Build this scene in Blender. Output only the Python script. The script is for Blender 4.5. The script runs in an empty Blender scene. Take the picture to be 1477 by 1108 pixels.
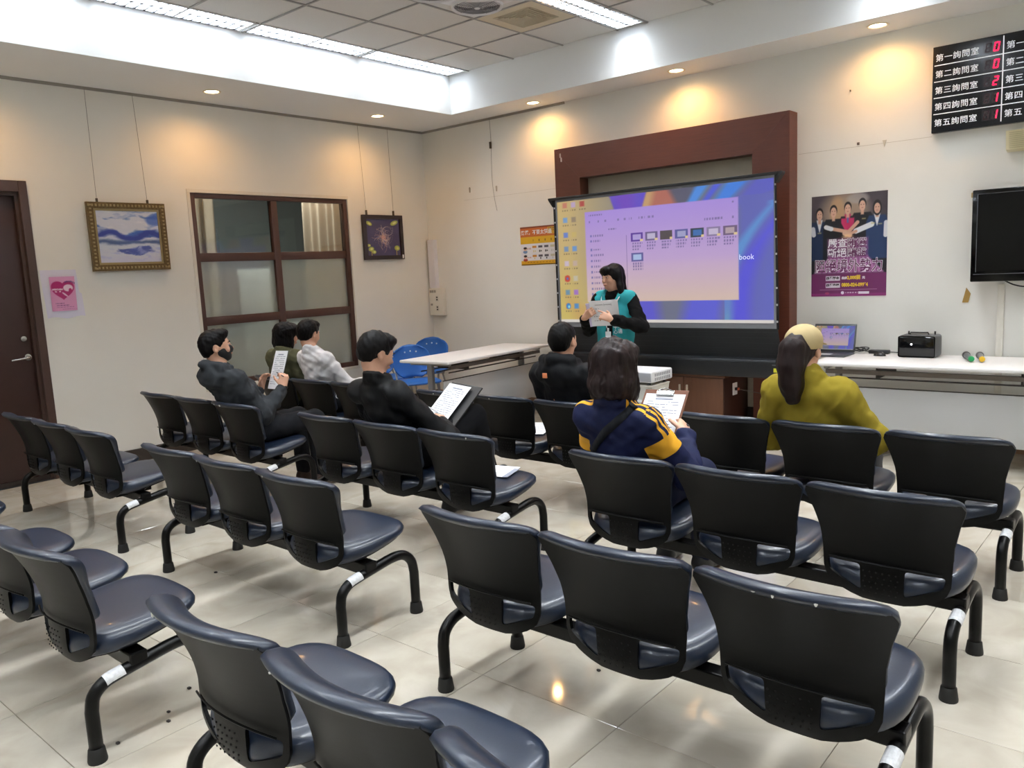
import bpy, bmesh, math, random
import numpy as np
from mathutils import Vector, Matrix
random.seed(7)
RNG = np.random.default_rng(3)
SC = bpy.context.scene
COL = SC.collection
PI = math.pi

# ------------------------------------------------------------------ camera, world, exposure
cam_d = bpy.data.cameras.new('camera'); cam = bpy.data.objects.new('camera', cam_d); COL.objects.link(cam)
cam_d.sensor_fit = 'HORIZONTAL'; cam_d.sensor_width = 36.0; cam_d.lens = 1155.1022 * 36.0 / 1477.0
def _cam():
    y, p, r = (math.radians(a) for a in (-40.8079, -8.046, -2.7514))
    fwd = Vector((math.sin(y)*math.cos(p), math.cos(y)*math.cos(p), math.sin(p)))
    rt = Vector((math.cos(y), -math.sin(y), 0)); up = rt.cross(fwd)
    r2 = math.cos(r)*rt + math.sin(r)*up; u2 = -math.sin(r)*rt + math.cos(r)*up
    M = Matrix((r2, u2, -fwd)).transposed().to_4x4(); M.translation = (7.0209, -6.7395, 1.5045)
    return M
cam.matrix_world = _cam(); cam_d.clip_start = 0.02
SC.camera = cam
W = bpy.data.worlds.new('world'); SC.world = W; W.use_nodes = True
W.node_tree.nodes['Background'].inputs[0].default_value = (0.75, 0.8, 0.9, 1); W.node_tree.nodes['Background'].inputs[1].default_value = 0.12
SC.view_settings.view_transform = 'Standard'; SC.view_settings.look = 'None'
SC.view_settings.exposure = 0.40; SC.view_settings.gamma = 1.0; SC.view_settings.use_curve_mapping = False
TUBE_W = 31.0      # watts per louvred fixture
DOWN_W = 17.0      # watts per warm downlight

# ------------------------------------------------------------------ materials
def lin(c):
    if isinstance(c, str):
        c = c.lstrip('#'); c = tuple(int(c[i:i+2], 16)/255 for i in (0, 2, 4))
    return tuple(x/12.92 if x <= 0.04045 else ((x+0.055)/1.055)**2.4 for x in c[:3])
MATS = {}
class N:
    def __init__(s, m): s.t = m.node_tree; s.n = s.t.nodes; s.l = s.t.links
    def new(s, k, **kw):
        o = s.n.new(k)
        for a, b in kw.items(): setattr(o, a, b)
        return o
    def link(s, a, b): s.l.new(a, b)
def mat(name, c='808080', rough=0.5, metal=0.0, spec=0.5, noise=0.0, nscale=40, bump=0.0, bscale=200, emit=None, es=0.0, coat=0.0, alpha=None, trans=0.0, attr=None, stretch=None, sheen=0.0, dim=False):
    if name in MATS: return MATS[name]
    m = bpy.data.materials.new(name); m.use_nodes = True; MATS[name] = m
    k = N(m); b = k.n['Principled BSDF']; L = lin(c)
    b.inputs['Base Color'].default_value = (*L, 1); b.inputs['Roughness'].default_value = rough
    b.inputs['Metallic'].default_value = metal; b.inputs['Specular IOR Level'].default_value = spec
    if coat: b.inputs['Coat Weight'].default_value = coat; b.inputs['Coat Roughness'].default_value = 0.08
    if sheen: b.inputs['Sheen Weight'].default_value = sheen; b.inputs['Sheen Roughness'].default_value = 0.5
    if trans: b.inputs['Transmission Weight'].default_value = trans
    if alpha is not None: b.inputs['Alpha'].default_value = alpha
    m.diffuse_color = (*L, 1)
    tc = None
    def coord():
        nonlocal tc
        if tc is None:
            tc = k.new('ShaderNodeTexCoord')
            if stretch:
                mp = k.new('ShaderNodeMapping'); mp.inputs['Scale'].default_value = stretch
                k.link(tc.outputs['Object'], mp.inputs[0]); tc = mp
        return tc.outputs[0] if stretch else tc.outputs['Object']
    if attr:
        a = k.new('ShaderNodeAttribute'); a.attribute_name = attr
        if not dim: k.link(a.outputs['Color'], b.inputs['Base Color'])
        if es:
            k.link(a.outputs['Color'], b.inputs['Emission Color']); b.inputs['Emission Strength'].default_value = es
    elif noise:
        n = k.new('ShaderNodeTexNoise'); n.inputs['Scale'].default_value = nscale; n.inputs['Detail'].default_value = 5
        k.link(coord(), n.inputs['Vector'])
        mr = k.new('ShaderNodeMapRange'); mr.inputs['From Min'].default_value = .25; mr.inputs['From Max'].default_value = .75
        mr.inputs['To Min'].default_value = 1-noise; mr.inputs['To Max'].default_value = 1+noise*.6
        k.link(n.outputs[0], mr.inputs[0])
        mx = k.new('ShaderNodeMix', data_type='RGBA', blend_type='MULTIPLY'); mx.inputs[0].default_value = 1
        mx.inputs[6].default_value = (*L, 1); k.link(mr.outputs[0], mx.inputs[7]); k.link(mx.outputs[2], b.inputs['Base Color'])
    if bump:
        n2 = k.new('ShaderNodeTexNoise'); n2.inputs['Scale'].default_value = bscale; n2.inputs['Detail'].default_value = 3
        k.link(coord(), n2.inputs['Vector'])
        bp = k.new('ShaderNodeBump'); bp.inputs['Strength'].default_value = bump; bp.inputs['Distance'].default_value = 0.004
        k.link(n2.outputs[0], bp.inputs['Height']); k.link(bp.outputs[0], b.inputs['Normal'])
    if emit:
        b.inputs['Emission Color'].default_value = (*lin(emit), 1); b.inputs['Emission Strength'].default_value = es
    return m

# ------------------------------------------------------------------ mesh helpers
def mesh_obj(name, me, m=None, parent=None, loc=(0, 0, 0), rot=(0, 0, 0), smooth=False, scale=None):
    o = bpy.data.objects.new(name, me); COL.objects.link(o)
    if m is not None and len(me.materials) == 0: me.materials.append(m)
    o.location = loc; o.rotation_euler = rot
    if scale: o.scale = scale
    if parent is not None: o.parent = parent
    if smooth and len(me.polygons): me.polygons.foreach_set('use_smooth', [True]*len(me.polygons))
    return o
def bm_obj(name, bm, m=None, parent=None, loc=(0, 0, 0), rot=(0, 0, 0), smooth=False):
    bmesh.ops.recalc_face_normals(bm, faces=bm.faces)
    me = bpy.data.meshes.new(name); bm.to_mesh(me); bm.free()
    return mesh_obj(name, me, m, parent, loc, rot, smooth)
def smooth_by_angle(o, deg=35):
    me = o.data
    me.polygons.foreach_set('use_smooth', [True]*len(me.polygons))
    me.set_sharp_from_angle(angle=math.radians(deg))
    return o
def thing(name, label, cat, loc=(0, 0, 0), rotz=0.0, group=None):
    o = bpy.data.objects.new(name, None); COL.objects.link(o); o.empty_display_size = .1
    o.location = loc; o.rotation_euler = (0, 0, rotz); tag(o, label, cat, group); return o
def tag(o, label, cat, group=None):
    o['label'] = label; o['category'] = cat
    if group: o['group'] = group
    return o
def struct(o, label=None):
    o['kind'] = 'structure'
    if label: o['label'] = label
    return o
def add_box(bm, x0, x1, y0, y1, z0, z1, M=None, bevel=0.0, seg=2):
    r = bmesh.ops.create_cube(bm, size=1.0)
    T = Matrix.Translation(((x0+x1)/2, (y0+y1)/2, (z0+z1)/2)) @ Matrix.Diagonal((abs(x1-x0), abs(y1-y0), abs(z1-z0), 1))
    bmesh.ops.transform(bm, matrix=T, verts=r['verts'])
    vs = r['verts']
    if bevel:
        es = list({e for v in vs for e in v.link_edges})
        g = bmesh.ops.bevel(bm, geom=es, offset=bevel, segments=seg, affect='EDGES', profile=.5)
        vs = list({v for f in g['faces'] for v in f.verts} | {v for v in vs if v.is_valid})
        # connected component
        seen = set(vs); st = list(vs)
        while st:
            v = st.pop()
            for e in v.link_edges:
                w = e.other_vert(v)
                if w not in seen: seen.add(w); st.append(w)
        vs = list(seen)
    if M is not None: bmesh.ops.transform(bm, matrix=M, verts=vs)
    return vs
def box(name, x0, x1, y0, y1, z0, z1, m, parent=None, bevel=0.0, loc=(0, 0, 0), rot=(0, 0, 0), seg=2):
    bm = bmesh.new(); add_box(bm, x0, x1, y0, y1, z0, z1, bevel=bevel, seg=seg)
    o = bm_obj(name, bm, m, parent, loc, rot)
    if bevel: smooth_by_angle(o, 40)
    return o
def frames(pts):
    P = [Vector(p) for p in pts]; T = []
    for i in range(len(P)):
        a = P[max(0, i-1)]; b = P[min(len(P)-1, i+1)]; T.append((b-a).normalized())
    up = Vector((0, 0, 1)) if abs(T[0].z) < .9 else Vector((1, 0, 0))
    n = T[0].cross(up).normalized(); out = []
    for i in range(len(P)):
        n = (n - T[i]*n.dot(T[i]))
        if n.length < 1e-6: n = T[i].orthogonal()
        n.normalize(); out.append((P[i], n, T[i].cross(n)))
    return out
def add_tube(bm, pts, r, seg=10, cap=True):
    rr = r if hasattr(r, '__len__') else [r]*len(pts); rings = []
    for (p, n, b), q in zip(frames(pts), rr):
        rings.append([bm.verts.new(p + (n*math.cos(2*PI*k/seg) + b*math.sin(2*PI*k/seg))*q) for k in range(seg)])
    for a, c in zip(rings, rings[1:]):
        for k in range(seg): bm.faces.new((a[k], a[(k+1) % seg], c[(k+1) % seg], c[k]))
    if cap: bm.faces.new(rings[0][::-1]); bm.faces.new(rings[-1])
def tube(name, pts, r, m, parent=None, seg=10, loc=(0, 0, 0), rot=(0, 0, 0)):
    bm = bmesh.new(); add_tube(bm, pts, r, seg); o = bm_obj(name, bm, m, parent, loc, rot); return smooth_by_angle(o, 50)
def catmull(pts, n=6):
    P = [Vector(p) for p in pts]; P = [P[0]*2-P[1]] + P + [P[-1]*2-P[-2]]; out = []
    for i in range(1, len(P)-2):
        for k in range(n):
            t = k/n; a, b, c, d = P[i-1:i+3]
            out.append(.5*((2*b) + (c-a)*t + (2*a-5*b+4*c-d)*t*t + (3*b-a-3*c+d)*t**3))
    out.append(P[-2]); return out
def add_lathe(bm, prof, seg=24, M=None):
    rings = []
    for r, z in prof:
        if r < 1e-6: rings.append([bm.verts.new((0, 0, z))])
        else: rings.append([bm.verts.new((r*math.cos(2*PI*k/seg), r*math.sin(2*PI*k/seg), z)) for k in range(seg)])
    for a, c in zip(rings, rings[1:]):
        for k in range(seg):
            if len(a) == 1 and len(c) == 1: continue
            if len(a) == 1: bm.faces.new((a[0], c[(k+1) % seg], c[k]))
            elif len(c) == 1: bm.faces.new((a[k], a[(k+1) % seg], c[0]))
            else: bm.faces.new((a[k], a[(k+1) % seg], c[(k+1) % seg], c[k]))
    if M is not None: bmesh.ops.transform(bm, matrix=M, verts=[v for g in rings for v in g])
def lathe(name, prof, m, parent=None, seg=24, loc=(0, 0, 0), rot=(0, 0, 0), deg=40):
    bm = bmesh.new(); add_lathe(bm, prof, seg); o = bm_obj(name, bm, m, parent, loc, rot); return smooth_by_angle(o, deg)
def add_prism(bm, poly, d0, d1, axis='y'):
    def P(a, b, d): return {'y': (a, d, b), 'x': (d, a, b), 'z': (a, b, d)}[axis]
    A = [bm.verts.new(P(a, b, d0)) for a, b in poly]; B = [bm.verts.new(P(a, b, d1)) for a, b in poly]
    bm.faces.new(A); bm.faces.new(B[::-1]); n = len(poly)
    for i in range(n): bm.faces.new((A[i], B[i], B[(i+1) % n], A[(i+1) % n]))
def prism(name, poly, d0, d1, m, parent=None, axis='y', loc=(0, 0, 0), rot=(0, 0, 0)):
    bm = bmesh.new(); add_prism(bm, poly, d0, d1, axis); return bm_obj(name, bm, m, parent, loc, rot)
def grid_mesh(name, V, closed_u=False):          # V: (n, m, 3)
    n, m, _ = V.shape; idx = np.arange(n*m).reshape(n, m); F = []
    a = idx[:-1, :-1].ravel(); b = idx[1:, :-1].ravel(); c = idx[1:, 1:].ravel(); d = idx[:-1, 1:].ravel()
    F = np.stack([a, b, c, d], 1)
    if closed_u:
        a = idx[-1, :-1]; b = idx[0, :-1]; c = idx[0, 1:]; d = idx[-1, 1:]; F = np.concatenate([F, np.stack([a, b, c, d], 1)])
    me = bpy.data.meshes.new(name); me.from_pydata(V.reshape(-1, 3).tolist(), [], F.tolist()); return me
def np_lin(c):
    c = np.clip(c, 0, 1); return np.where(c <= .04045, c/12.92, ((c+.055)/1.055)**2.4)
def picture_mesh(name, w, h, nx, ny, func):
    """flat print: a sheet in the local XZ plane (facing -Y) whose colours are computed per vertex"""
    U, Vv = np.meshgrid(np.linspace(0, 1, nx), np.linspace(0, 1, ny), indexing='ij')
    P = np.stack([U*w, np.zeros_like(U), Vv*h], -1); me = grid_mesh(name, P)
    rgb = np_lin(func(U, Vv)); A = me.color_attributes.new('col', 'FLOAT_COLOR', 'POINT')
    A.data.foreach_set('color', np.concatenate([rgb, np.ones(rgb.shape[:2]+(1,))], -1).astype(np.float32).ravel())
    return me
def hx(s): return np.array([int(s[i:i+2], 16)/255 for i in (0, 2, 4)])
def blend(img, mask, col):
    return img*(1-mask[..., None]) + (hx(col) if isinstance(col, str) else col)*mask[..., None]
def sstep(d, w): return np.clip(.5 - d/w, 0, 1)
def vnoise(U, V, sx, sy, seed=0, oct=4):
    rs = np.random.default_rng(seed); out = 0; amp = 1; tot = 0
    for o in range(oct):
        gx, gy = int(sx*2**o)+3, int(sy*2**o)+3; G = rs.random((gx, gy)); x = U*sx*2**o; y = V*sy*2**o
        i = np.clip(x.astype(int), 0, gx-2); j = np.clip(y.astype(int), 0, gy-2); fx = x-i; fy = y-j
        fx = fx*fx*(3-2*fx); fy = fy*fy*(3-2*fy)
        out = out + amp*((G[i, j]*(1-fx)+G[i+1, j]*fx)*(1-fy) + (G[i, j+1]*(1-fx)+G[i+1, j+1]*fx)*fy); tot += amp; amp *= .5
    return out/tot
def text_mesh(body, size, extrude=0.0, align='LEFT', offset=0.0, shear=0.0, sx=1.0, space=1.0):
    cu = bpy.data.curves.new('lettering', 'FONT'); cu.body = body; cu.size = size; cu.extrude = extrude
    cu.align_x = align; cu.space_character = space; cu.offset = offset; cu.shear = shear; cu.resolution_u = 2
    o = bpy.data.objects.new('lettering', cu); COL.objects.link(o)
    dg = bpy.context.evaluated_depsgraph_get(); me = bpy.data.meshes.new_from_object(o.evaluated_get(dg))
    bpy.data.objects.remove(o); bpy.data.curves.remove(cu)
    if sx != 1.0: me.transform(Matrix.Diagonal((sx, 1, 1, 1)))
    return me
def text(name, body, size, m, parent, loc, rot=(PI/2, 0, 0), **kw):
    me = text_mesh(body, size, **kw); me.materials.clear(); return mesh_obj(name, me, m, parent, loc, rot)
def copy_tree(o, parent=None):
    c = o.copy(); COL.objects.link(c); c.parent = parent
    for ch in list(o.children): copy_tree(ch, c)
    return c

# ------------------------------------------------------------------ shared materials
M_wall = mat('wall_paint', 'e9e8e2', .75, noise=.03, nscale=2.2, bump=.03, bscale=300)
M_white = mat('soffit_paint', 'eceeee', .7)
M_ctile = mat('ceiling_board', 'dad8d4', .9, noise=.04, nscale=90)
M_tbar = mat('ceiling_grid', 'a09f9d', .6)
M_black = mat('black_plastic', '17181a', .42)
M_shell = mat('chair_shell', '08090a', .42, spec=.12, bump=.06, bscale=500)
M_vinyl = mat('navy_vinyl', '141f31', .36, noise=.10, nscale=9, bump=.05, bscale=120, coat=.15)
M_tube = mat('black_powder_coat', '070708', .34, spec=.22)
M_wood = mat('reddish_wood', '5f3122', .42, noise=.18, nscale=6, stretch=(1, 1, 14))
M_woodh = mat('reddish_wood_across', '5f3122', .42, noise=.18, nscale=6, stretch=(1, 14, 14))
M_brown = mat('brown_metal', '4b3028', .45)
M_paper = mat('paper', 'eef0f4', .8)
M_ink = mat('ink', '30323c', .8)
M_chrome = mat('chrome', 'c9c9c9', .22, metal=1.0)
M_steel = mat('grey_steel', '9a9b9c', .4, metal=.6)
M_twhite = mat('table_white', 'e3e3e4', .35)
M_tgrey = mat('panel_grey', 'c2c4c6', .5)
M_blue = mat('blue_plastic', '2263b4', .38)
# ================================================================== STRUCTURE
RX, RY = 9.44, -9.5            # room extent
ZS, ZC = 3.1545, 3.54          # soffit underside, tray ceiling
SX, SY = 0.9393, -0.464        # inner faces of the soffits
# --- floor: slab plus polished tiles
M_slab = mat('grout', '8d8a84', .9)
M_tile = mat('polished_tile', 'e6e1d8', .055, spec=1.0)
def _tile_mat():
    k = N(M_tile); b = k.n['Principled BSDF']
    oi = k.new('ShaderNodeObjectInfo'); tc = k.new('ShaderNodeTexCoord')
    ad = k.new('ShaderNodeVectorMath', operation='ADD'); sc = k.new('ShaderNodeVectorMath', operation='SCALE'); sc.inputs['Scale'].default_value = 13
    k.link(oi.outputs['Location'], sc.inputs[0]); k.link(tc.outputs['Object'], ad.inputs[0]); k.link(sc.outputs[0], ad.inputs[1])
    n = k.new('ShaderNodeTexNoise'); n.inputs['Scale'].default_value = 3.5; n.inputs['Detail'].default_value = 6; n.inputs['Distortion'].default_value = 1.2
    k.link(ad.outputs[0], n.inputs['Vector'])
    r = k.new('ShaderNodeValToRGB'); e = r.color_ramp.elements
    e[0].position = .3; e[0].color = (*lin('afa697'), 1); e[1].position = .7; e[1].color = (*lin('c3bcaf'), 1)
    k.link(n.outputs[0], r.inputs[0])
    hv = k.new('ShaderNodeHueSaturation'); mr = k.new('ShaderNodeMapRange'); mr.inputs['To Min'].default_value = .95; mr.inputs['To Max'].default_value = 1.03
    k.link(oi.outputs['Random'], mr.inputs[0]); k.link(mr.outputs[0], hv.inputs['Value']); k.link(r.outputs[0], hv.inputs['Color']); k.link(hv.outputs[0], b.inputs['Base Color'])
_tile_mat()
floor = struct(box('floor', 0, RX, RY, 0, -.12, -.011, M_slab))
def tile_boxmesh(name, sx, sy, t, bev):
    bm = bmesh.new(); add_box(bm, -sx/2, sx/2, -sy/2, sy/2, -t, 0, bevel=bev, seg=1); me = bpy.data.meshes.new(name); bm.to_mesh(me); bm.free(); return me
def edges(lo, hi, off, step):
    k0 = math.ceil((lo-off)/step+1e-6); v = [lo]; x = off+k0*step
    while x < hi-1e-4: v.append(x); x += step
    return v+[hi]
_tm = tile_boxmesh('floor_tile', .6, .6, .012, .0012); _tm.materials.append(M_tile)
ex, ey = edges(0, RX, 4.44, .6), edges(RY, 0, -4.695, .6)
for a, b in zip(ex, ex[1:]):
    for c, d in zip(ey, ey[1:]):
        if a > 8.3 and c < -7.2: pass
        o = mesh_obj('floor_tile', _tm, None, floor, ((a+b)/2, (c+d)/2, 0)); o.scale = ((b-a-.0022)/.6, (d-c-.0022)/.6, 1)

# --- walls
T = .14
WIN = (-2.953, -1.174, .55, 2.347)     # y0 y1 z0 z1
DOOR = (-5.32, -4.2968, 0, 2.377)
bm = bmesh.new()
def wl(y0, y1, z0, z1): add_box(bm, -T, 0, y0, y1, z0, z1)
wl(RY, DOOR[0], 0, 3.8); wl(DOOR[0], DOOR[1], DOOR[3], 3.8); wl(DOOR[1], WIN[0], 0, 3.8)
wl(WIN[0], WIN[1], 0, WIN[2]); wl(WIN[0], WIN[1], WIN[3], 3.8); wl(WIN[1], 0, 0, 3.8)
wall_left = struct(bm_obj('wall_left', bm, M_wall))
wall_front = struct(box('wall_front', -T, RX+T, 0, T, 0, 3.8, M_wall))
wall_right = struct(box('wall_right', RX, RX+T, RY, 0, 0, 3.8, M_wall))
wall_back = struct(box('wall_back', -T, RX+T, RY-T, RY, 0, 3.8, M_wall))
# faint panel joint and screw plugs on the front wall
box('panel_joint', 4.44, 5.44, -.0008, .002, 2.340, 2.3425, mat('joint_line', 'b9b3a6', .9), wall_front)
box('panel_joint', .62, 2.04, -.0008, .002, 2.318, 2.320, MATS['joint_line'], wall_front)
# --- soffits
M_sof = M_white
trim_1 = struct(box('trim_1', 0, SX, RY, 0, ZS, 3.8, M_sof), 'dropped white soffit along the left wall')
trim_2 = struct(box('trim_2', SX, RX, SY, 0, ZS, 3.8, M_sof), 'dropped white soffit along the front wall')
trim_3 = struct(box('trim_3', 0, .016, RY, -.01, ZS-.022, ZS, mat('rail_grey', '8f8b84', .5)), 'grey picture rail at the top of the left wall')
trim_4 = struct(box('trim_4', .016, 2.075, -.016, 0, ZS-.022, ZS, MATS['rail_grey']), 'grey picture rail at the top of the front wall')
# --- baseboards
M_base = mat('dark_skirting', '3a322e', .4); M_base2 = mat('brown_skirting', '8a6a50', .45)
bm = bmesh.new(); add_box(bm, 0, .014, RY, DOOR[0], 0, .115); add_box(bm, 0, .014, DOOR[1], -.014, 0, .115)
struct(bm_obj('baseboard_left', bm, M_base))
bm = bmesh.new(); add_box(bm, 0, 2.045, -.014, 0, 0, .115); add_box(bm, 4.43, RX, -.014, 0, 0, .1)
struct(bm_obj('baseboard_front', bm, M_base2))

# --- tray ceiling: slab above, T-bars, lay-in boards
bm = bmesh.new(); add_box(bm, SX, RX, RY, SY, 3.72, 3.8)
STRIPX = [SX+.005, 3.02, 5.12, 7.22]
cx = [1.22+.0]
xs = []          # (x0,x1) of board columns
x = 1.22
for k in range(4):
    for j in range(3):
        if x+.6 <= RX+.02: xs.append((x, min(x+.6, RX)))
        x += .6
    x += .3
yl = [SY-.6*k for k in range(16) if SY-.6*k > RY] + [RY]
for y in yl[1:-1]: add_box(bm, SX, RX, y-.008, y+.008, ZC-.004, ZC+.004)
for v in sorted({round(q, 3) for ab in xs for q in ab}):
    add_box(bm, v-.008, v+.008, RY, SY, ZC-.004, ZC+.004)
ceiling = struct(bm_obj('ceiling', bm, M_tbar))
_cm = tile_boxmesh('ceiling_tile', .6, .6, .012, .002); _cm.materials.append(M_ctile)
FAN = (3.02, -2.26)
for a, b in xs:
    for c, d in zip(yl[1:], yl):
        if abs(a-2.42) < .01 and abs(d+1.064) < .01: continue       # air vent
        o = mesh_obj('ceiling_tile', _cm, None, ceiling, ((a+b)/2, (c+d)/2, ZC+.017)); o.scale = ((b-a-.004)/.6, (d-c-.004)/.6, 1)

# --- louvred ceiling lights
M_lbl = mat('louvre_aluminium', 'd8dce2', .18, metal=1.0); M_lrim = mat('fixture_white', 'e4e6e8', .4)
M_lamp = mat('lamp_tube', 'ffffff', .4, emit='f2f6ff', es=5.0)
def ceiling_light(x, y1, label, group='louvred ceiling lights', pw=1.0):
    W_, L_ = .27, 1.17
    t = thing('ceiling_light', label, 'light', (x+.145, y1-.6, ZC), 0, group)
    bm = bmesh.new()
    add_box(bm, -W_/2-.006, W_/2+.006, -L_/2, L_/2, .085, .09)
    for s in (-1, 1):
        add_box(bm, s*W_/2, s*(W_/2+.008), -L_/2, L_/2, -.002, .09); add_box(bm, -W_/2, W_/2, s*L_/2, s*(L_/2+.01), -.002, .09)
    bm_obj('housing', bm, M_lrim, t)
    for s in (-1, 1):
        bm = bmesh.new(); add_tube(bm, [(s*.068, -L_/2+.03, .062), (s*.068, L_/2-.03, .062)], .011, 8); bm_obj('lamp_tube', bm, M_lamp, t, smooth=True)
    bm = bmesh.new()
    for s in (-1, 0, 1):
        add_prism(bm, [(s*.128-.012, .0), (s*.128+.012, .0), (s*.128+.003, .045), (s*.128-.003, .045)], -L_/2, L_/2, 'y')
    n = 16
    for k in range(n):
        y = -L_/2 + (k+.5)*L_/n
        add_prism(bm, [(y-.010, .0), (y+.010, .0), (y+.002, .042), (y-.002, .042)], -W_/2, W_/2, 'x')
    lv = bm_obj('louver', bm, M_lbl, t); lv['kind'] = 'stuff'
    ld = bpy.data.lights.new('fixture_light', 'AREA'); ld.shape = 'RECTANGLE'; ld.size = .24; ld.size_y = 1.12; ld.energy = TUBE_W*pw; ld.color = (.93, .975, 1.0); ld.spread = math.radians(112)
    lo = bpy.data.objects.new('fixture_light', ld); COL.objects.link(lo); lo.parent = t; lo.location = (0, 0, .082)
    return t
ORD = ['nearest the room corner', 'second from the room corner', 'third from the room corner', 'fourth from the room corner']
for k in range(7):
    ceiling_light(STRIPX[0]-.004, -.5-1.2*k, ('louvred strip light along the left soffit, ' + ORD[k]) if k < 4 else 'louvred strip light along the left soffit, beyond the left edge of view', pw=.38)
for k in range(7):
    if k == 1: continue
    ceiling_light(STRIPX[1], -.5-1.2*k, 'bright louvred strip light beside the ceiling air vent' if k == 0 else 'louvred strip light in the middle ceiling row, above the view')
for r_ in (2, 3):
    for k in range(7): ceiling_light(STRIPX[r_], -.5-1.2*k, ('louvred strip light in the third ceiling row, above the view', 'louvred strip light in the fourth ceiling row, above the view')[r_-2])

# --- warm downlights
M_dring = mat('downlight_ring', 'e6dccb', .35); M_dlamp = mat('downlight_lamp', 'fff3d8', .4, emit='ffe7b8', es=14.0)
def downlight(x, y, label):
    t = thing('downlight', label, 'light', (x, y, ZS), 0, 'recessed warm downlights')
    lathe('ring', [(.056, -.002), (.075, -.002), (.078, -.005), (.074, -.009), (.062, -.008), (.056, -.002)], M_dring, t, 28)
    lathe('lamp', [(0, -.0045), (.05, -.004), (.057, -.001), (0, -.001)], M_dlamp, t, 24)
    ld = bpy.data.lights.new('downlight_spot', 'SPOT'); ld.energy = DOWN_W; ld.color = (1.0, .5, .14); ld.spot_size = math.radians(165); ld.spot_blend = 1.0; ld.shadow_soft_size = .03
    lo = bpy.data.objects.new('downlight_spot', ld); COL.objects.link(lo); lo.parent = t; lo.location = (0, 0, -.03)
for x, y, l in [(.46, -2.904, 'warm downlight in the left soffit between the painting and the window'), (.46, -1.06, 'warm downlight in the left soffit near the framed purple picture'),
                (.46, -4.75, 'warm downlight in the left soffit above the door'), (1.858, -.235, 'warm downlight in the front soffit nearest the room corner'),
                (3.467, -.25, 'warm downlight in the front soffit above the wooden surround'), (5.121, -.26, 'warm downlight in the front soffit beside the number board'), (6.8, -.26, 'warm downlight in the front soffit right of the number board')]:
    downlight(x, y, l)

# --- ceiling air vent and fan
M_vent = mat('vent_cream', 'cfc5ad', .5); M_dark = mat('dark_gap', '262320', .8)
t = thing('air_vent', 'cream square air vent with nested slats in the ceiling', 'air vent', (2.72, -1.364, ZC))
bm = bmesh.new()
for (a, b, c, d) in [(-.296, .296, .19, .296), (-.296, .296, -.296, -.19), (-.296, -.19, -.19, .19), (.19, .296, -.19, .19)]: add_box(bm, a, b, c, d, .0, .012)
bm_obj('plate', bm, M_vent, t)
box('duct', -.19, .19, -.19, .19, .05, .055, M_dark, t)
for k in range(6):
    r0 = .19-.031*k; r1 = r0-.012; bm = bmesh.new()
    q0 = [bm.verts.new((sx*r0, sy*r0, -.004)) for sx, sy in ((-1, -1), (1, -1), (1, 1), (-1, 1))]
    q1 = [bm.verts.new((sx*(r0-.010), sy*(r0-.010), .03)) for sx, sy in ((-1, -1), (1, -1), (1, 1), (-1, 1))]
    q2 = [bm.verts.new((sx*(r0-.006), sy*(r0-.006), -.006)) for sx, sy in ((-1, -1), (1, -1), (1, 1), (-1, 1))]
    q3 = [bm.verts.new((sx*(r0-.017), sy*(r0-.017), .03)) for sx, sy in ((-1, -1), (1, -1), (1, 1), (-1, 1))]
    for i in range(4):
        j = (i+1) % 4; bm.faces.new((q0[i], q0[j], q1[j], q1[i])); bm.faces.new((q2[i], q2[j], q3[j], q3[i])); bm.faces.new((q0[i], q0[j], q2[j], q2[i])); bm.faces.new((q1[i], q1[j], q3[j], q3[i]))
    bm_obj('slat', bm, M_vent, t)
M_fan = mat('fan_white', 'dcdcde', .35); M_grl = mat('fan_grille', '8b8a8e', .5)
t = thing('ceiling_fan', 'white four-outlet ceiling air circulator with round grilles', 'fan', (FAN[0], FAN[1], ZC))
n = 24; V = np.zeros((n, n, 3))
for i in range(n):
    for j in range(n):
        u = -1+2*i/(n-1); v = -1+2*j/(n-1); R = .50*(1 - .10*(u*u*v*v)); V[i, j] = (u*R, v*R, -.004-.075*(1-abs(u)**3)*(1-abs(v)**3))
mesh_obj('body', grid_mesh('body', V), M_fan, t, smooth=True)
for a, b in ((-.23, .23), (.23, .23), (-.23, -.23), (.23, -.23)):
    g = thing('x', '', '') if False else None
    fr = lathe('fan_ring', [(.172, -.004), (.19, -.014), (.196, -.004), (.19, .05)], M_fan, t, 32, (a, b, -.066))
    bm = bmesh.new()
    for k in range(9):
        r = .024+.0165*k; add_tube(bm, [(r*math.cos(q*PI/14), r*math.sin(q*PI/14), -.012+.00045*k*k*.2) for q in range(29)], .0022, 4, False)
    for k in range(10):
        q = 2*PI*k/10; add_tube(bm, [(.015*math.cos(q), .015*math.sin(q), -.011), (.172*math.cos(q), .172*math.sin(q), -.006)], .0022, 4)
    gr = bm_obj('grille', bm, M_grl, fr, (0, 0, 0)); 
    lathe('hub', [(0, -.018), (.022, -.017), (.026, -.008), (0, -.006)], M_fan, fr, 20)
    lathe('cavity', [(0, .02), (.172, .02)], mat('fan_cavity', '55545a', .7) if (a, b) != (.23, .23) else mat('fan_uv', '4a48a0', .6), fr, 24)
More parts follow.
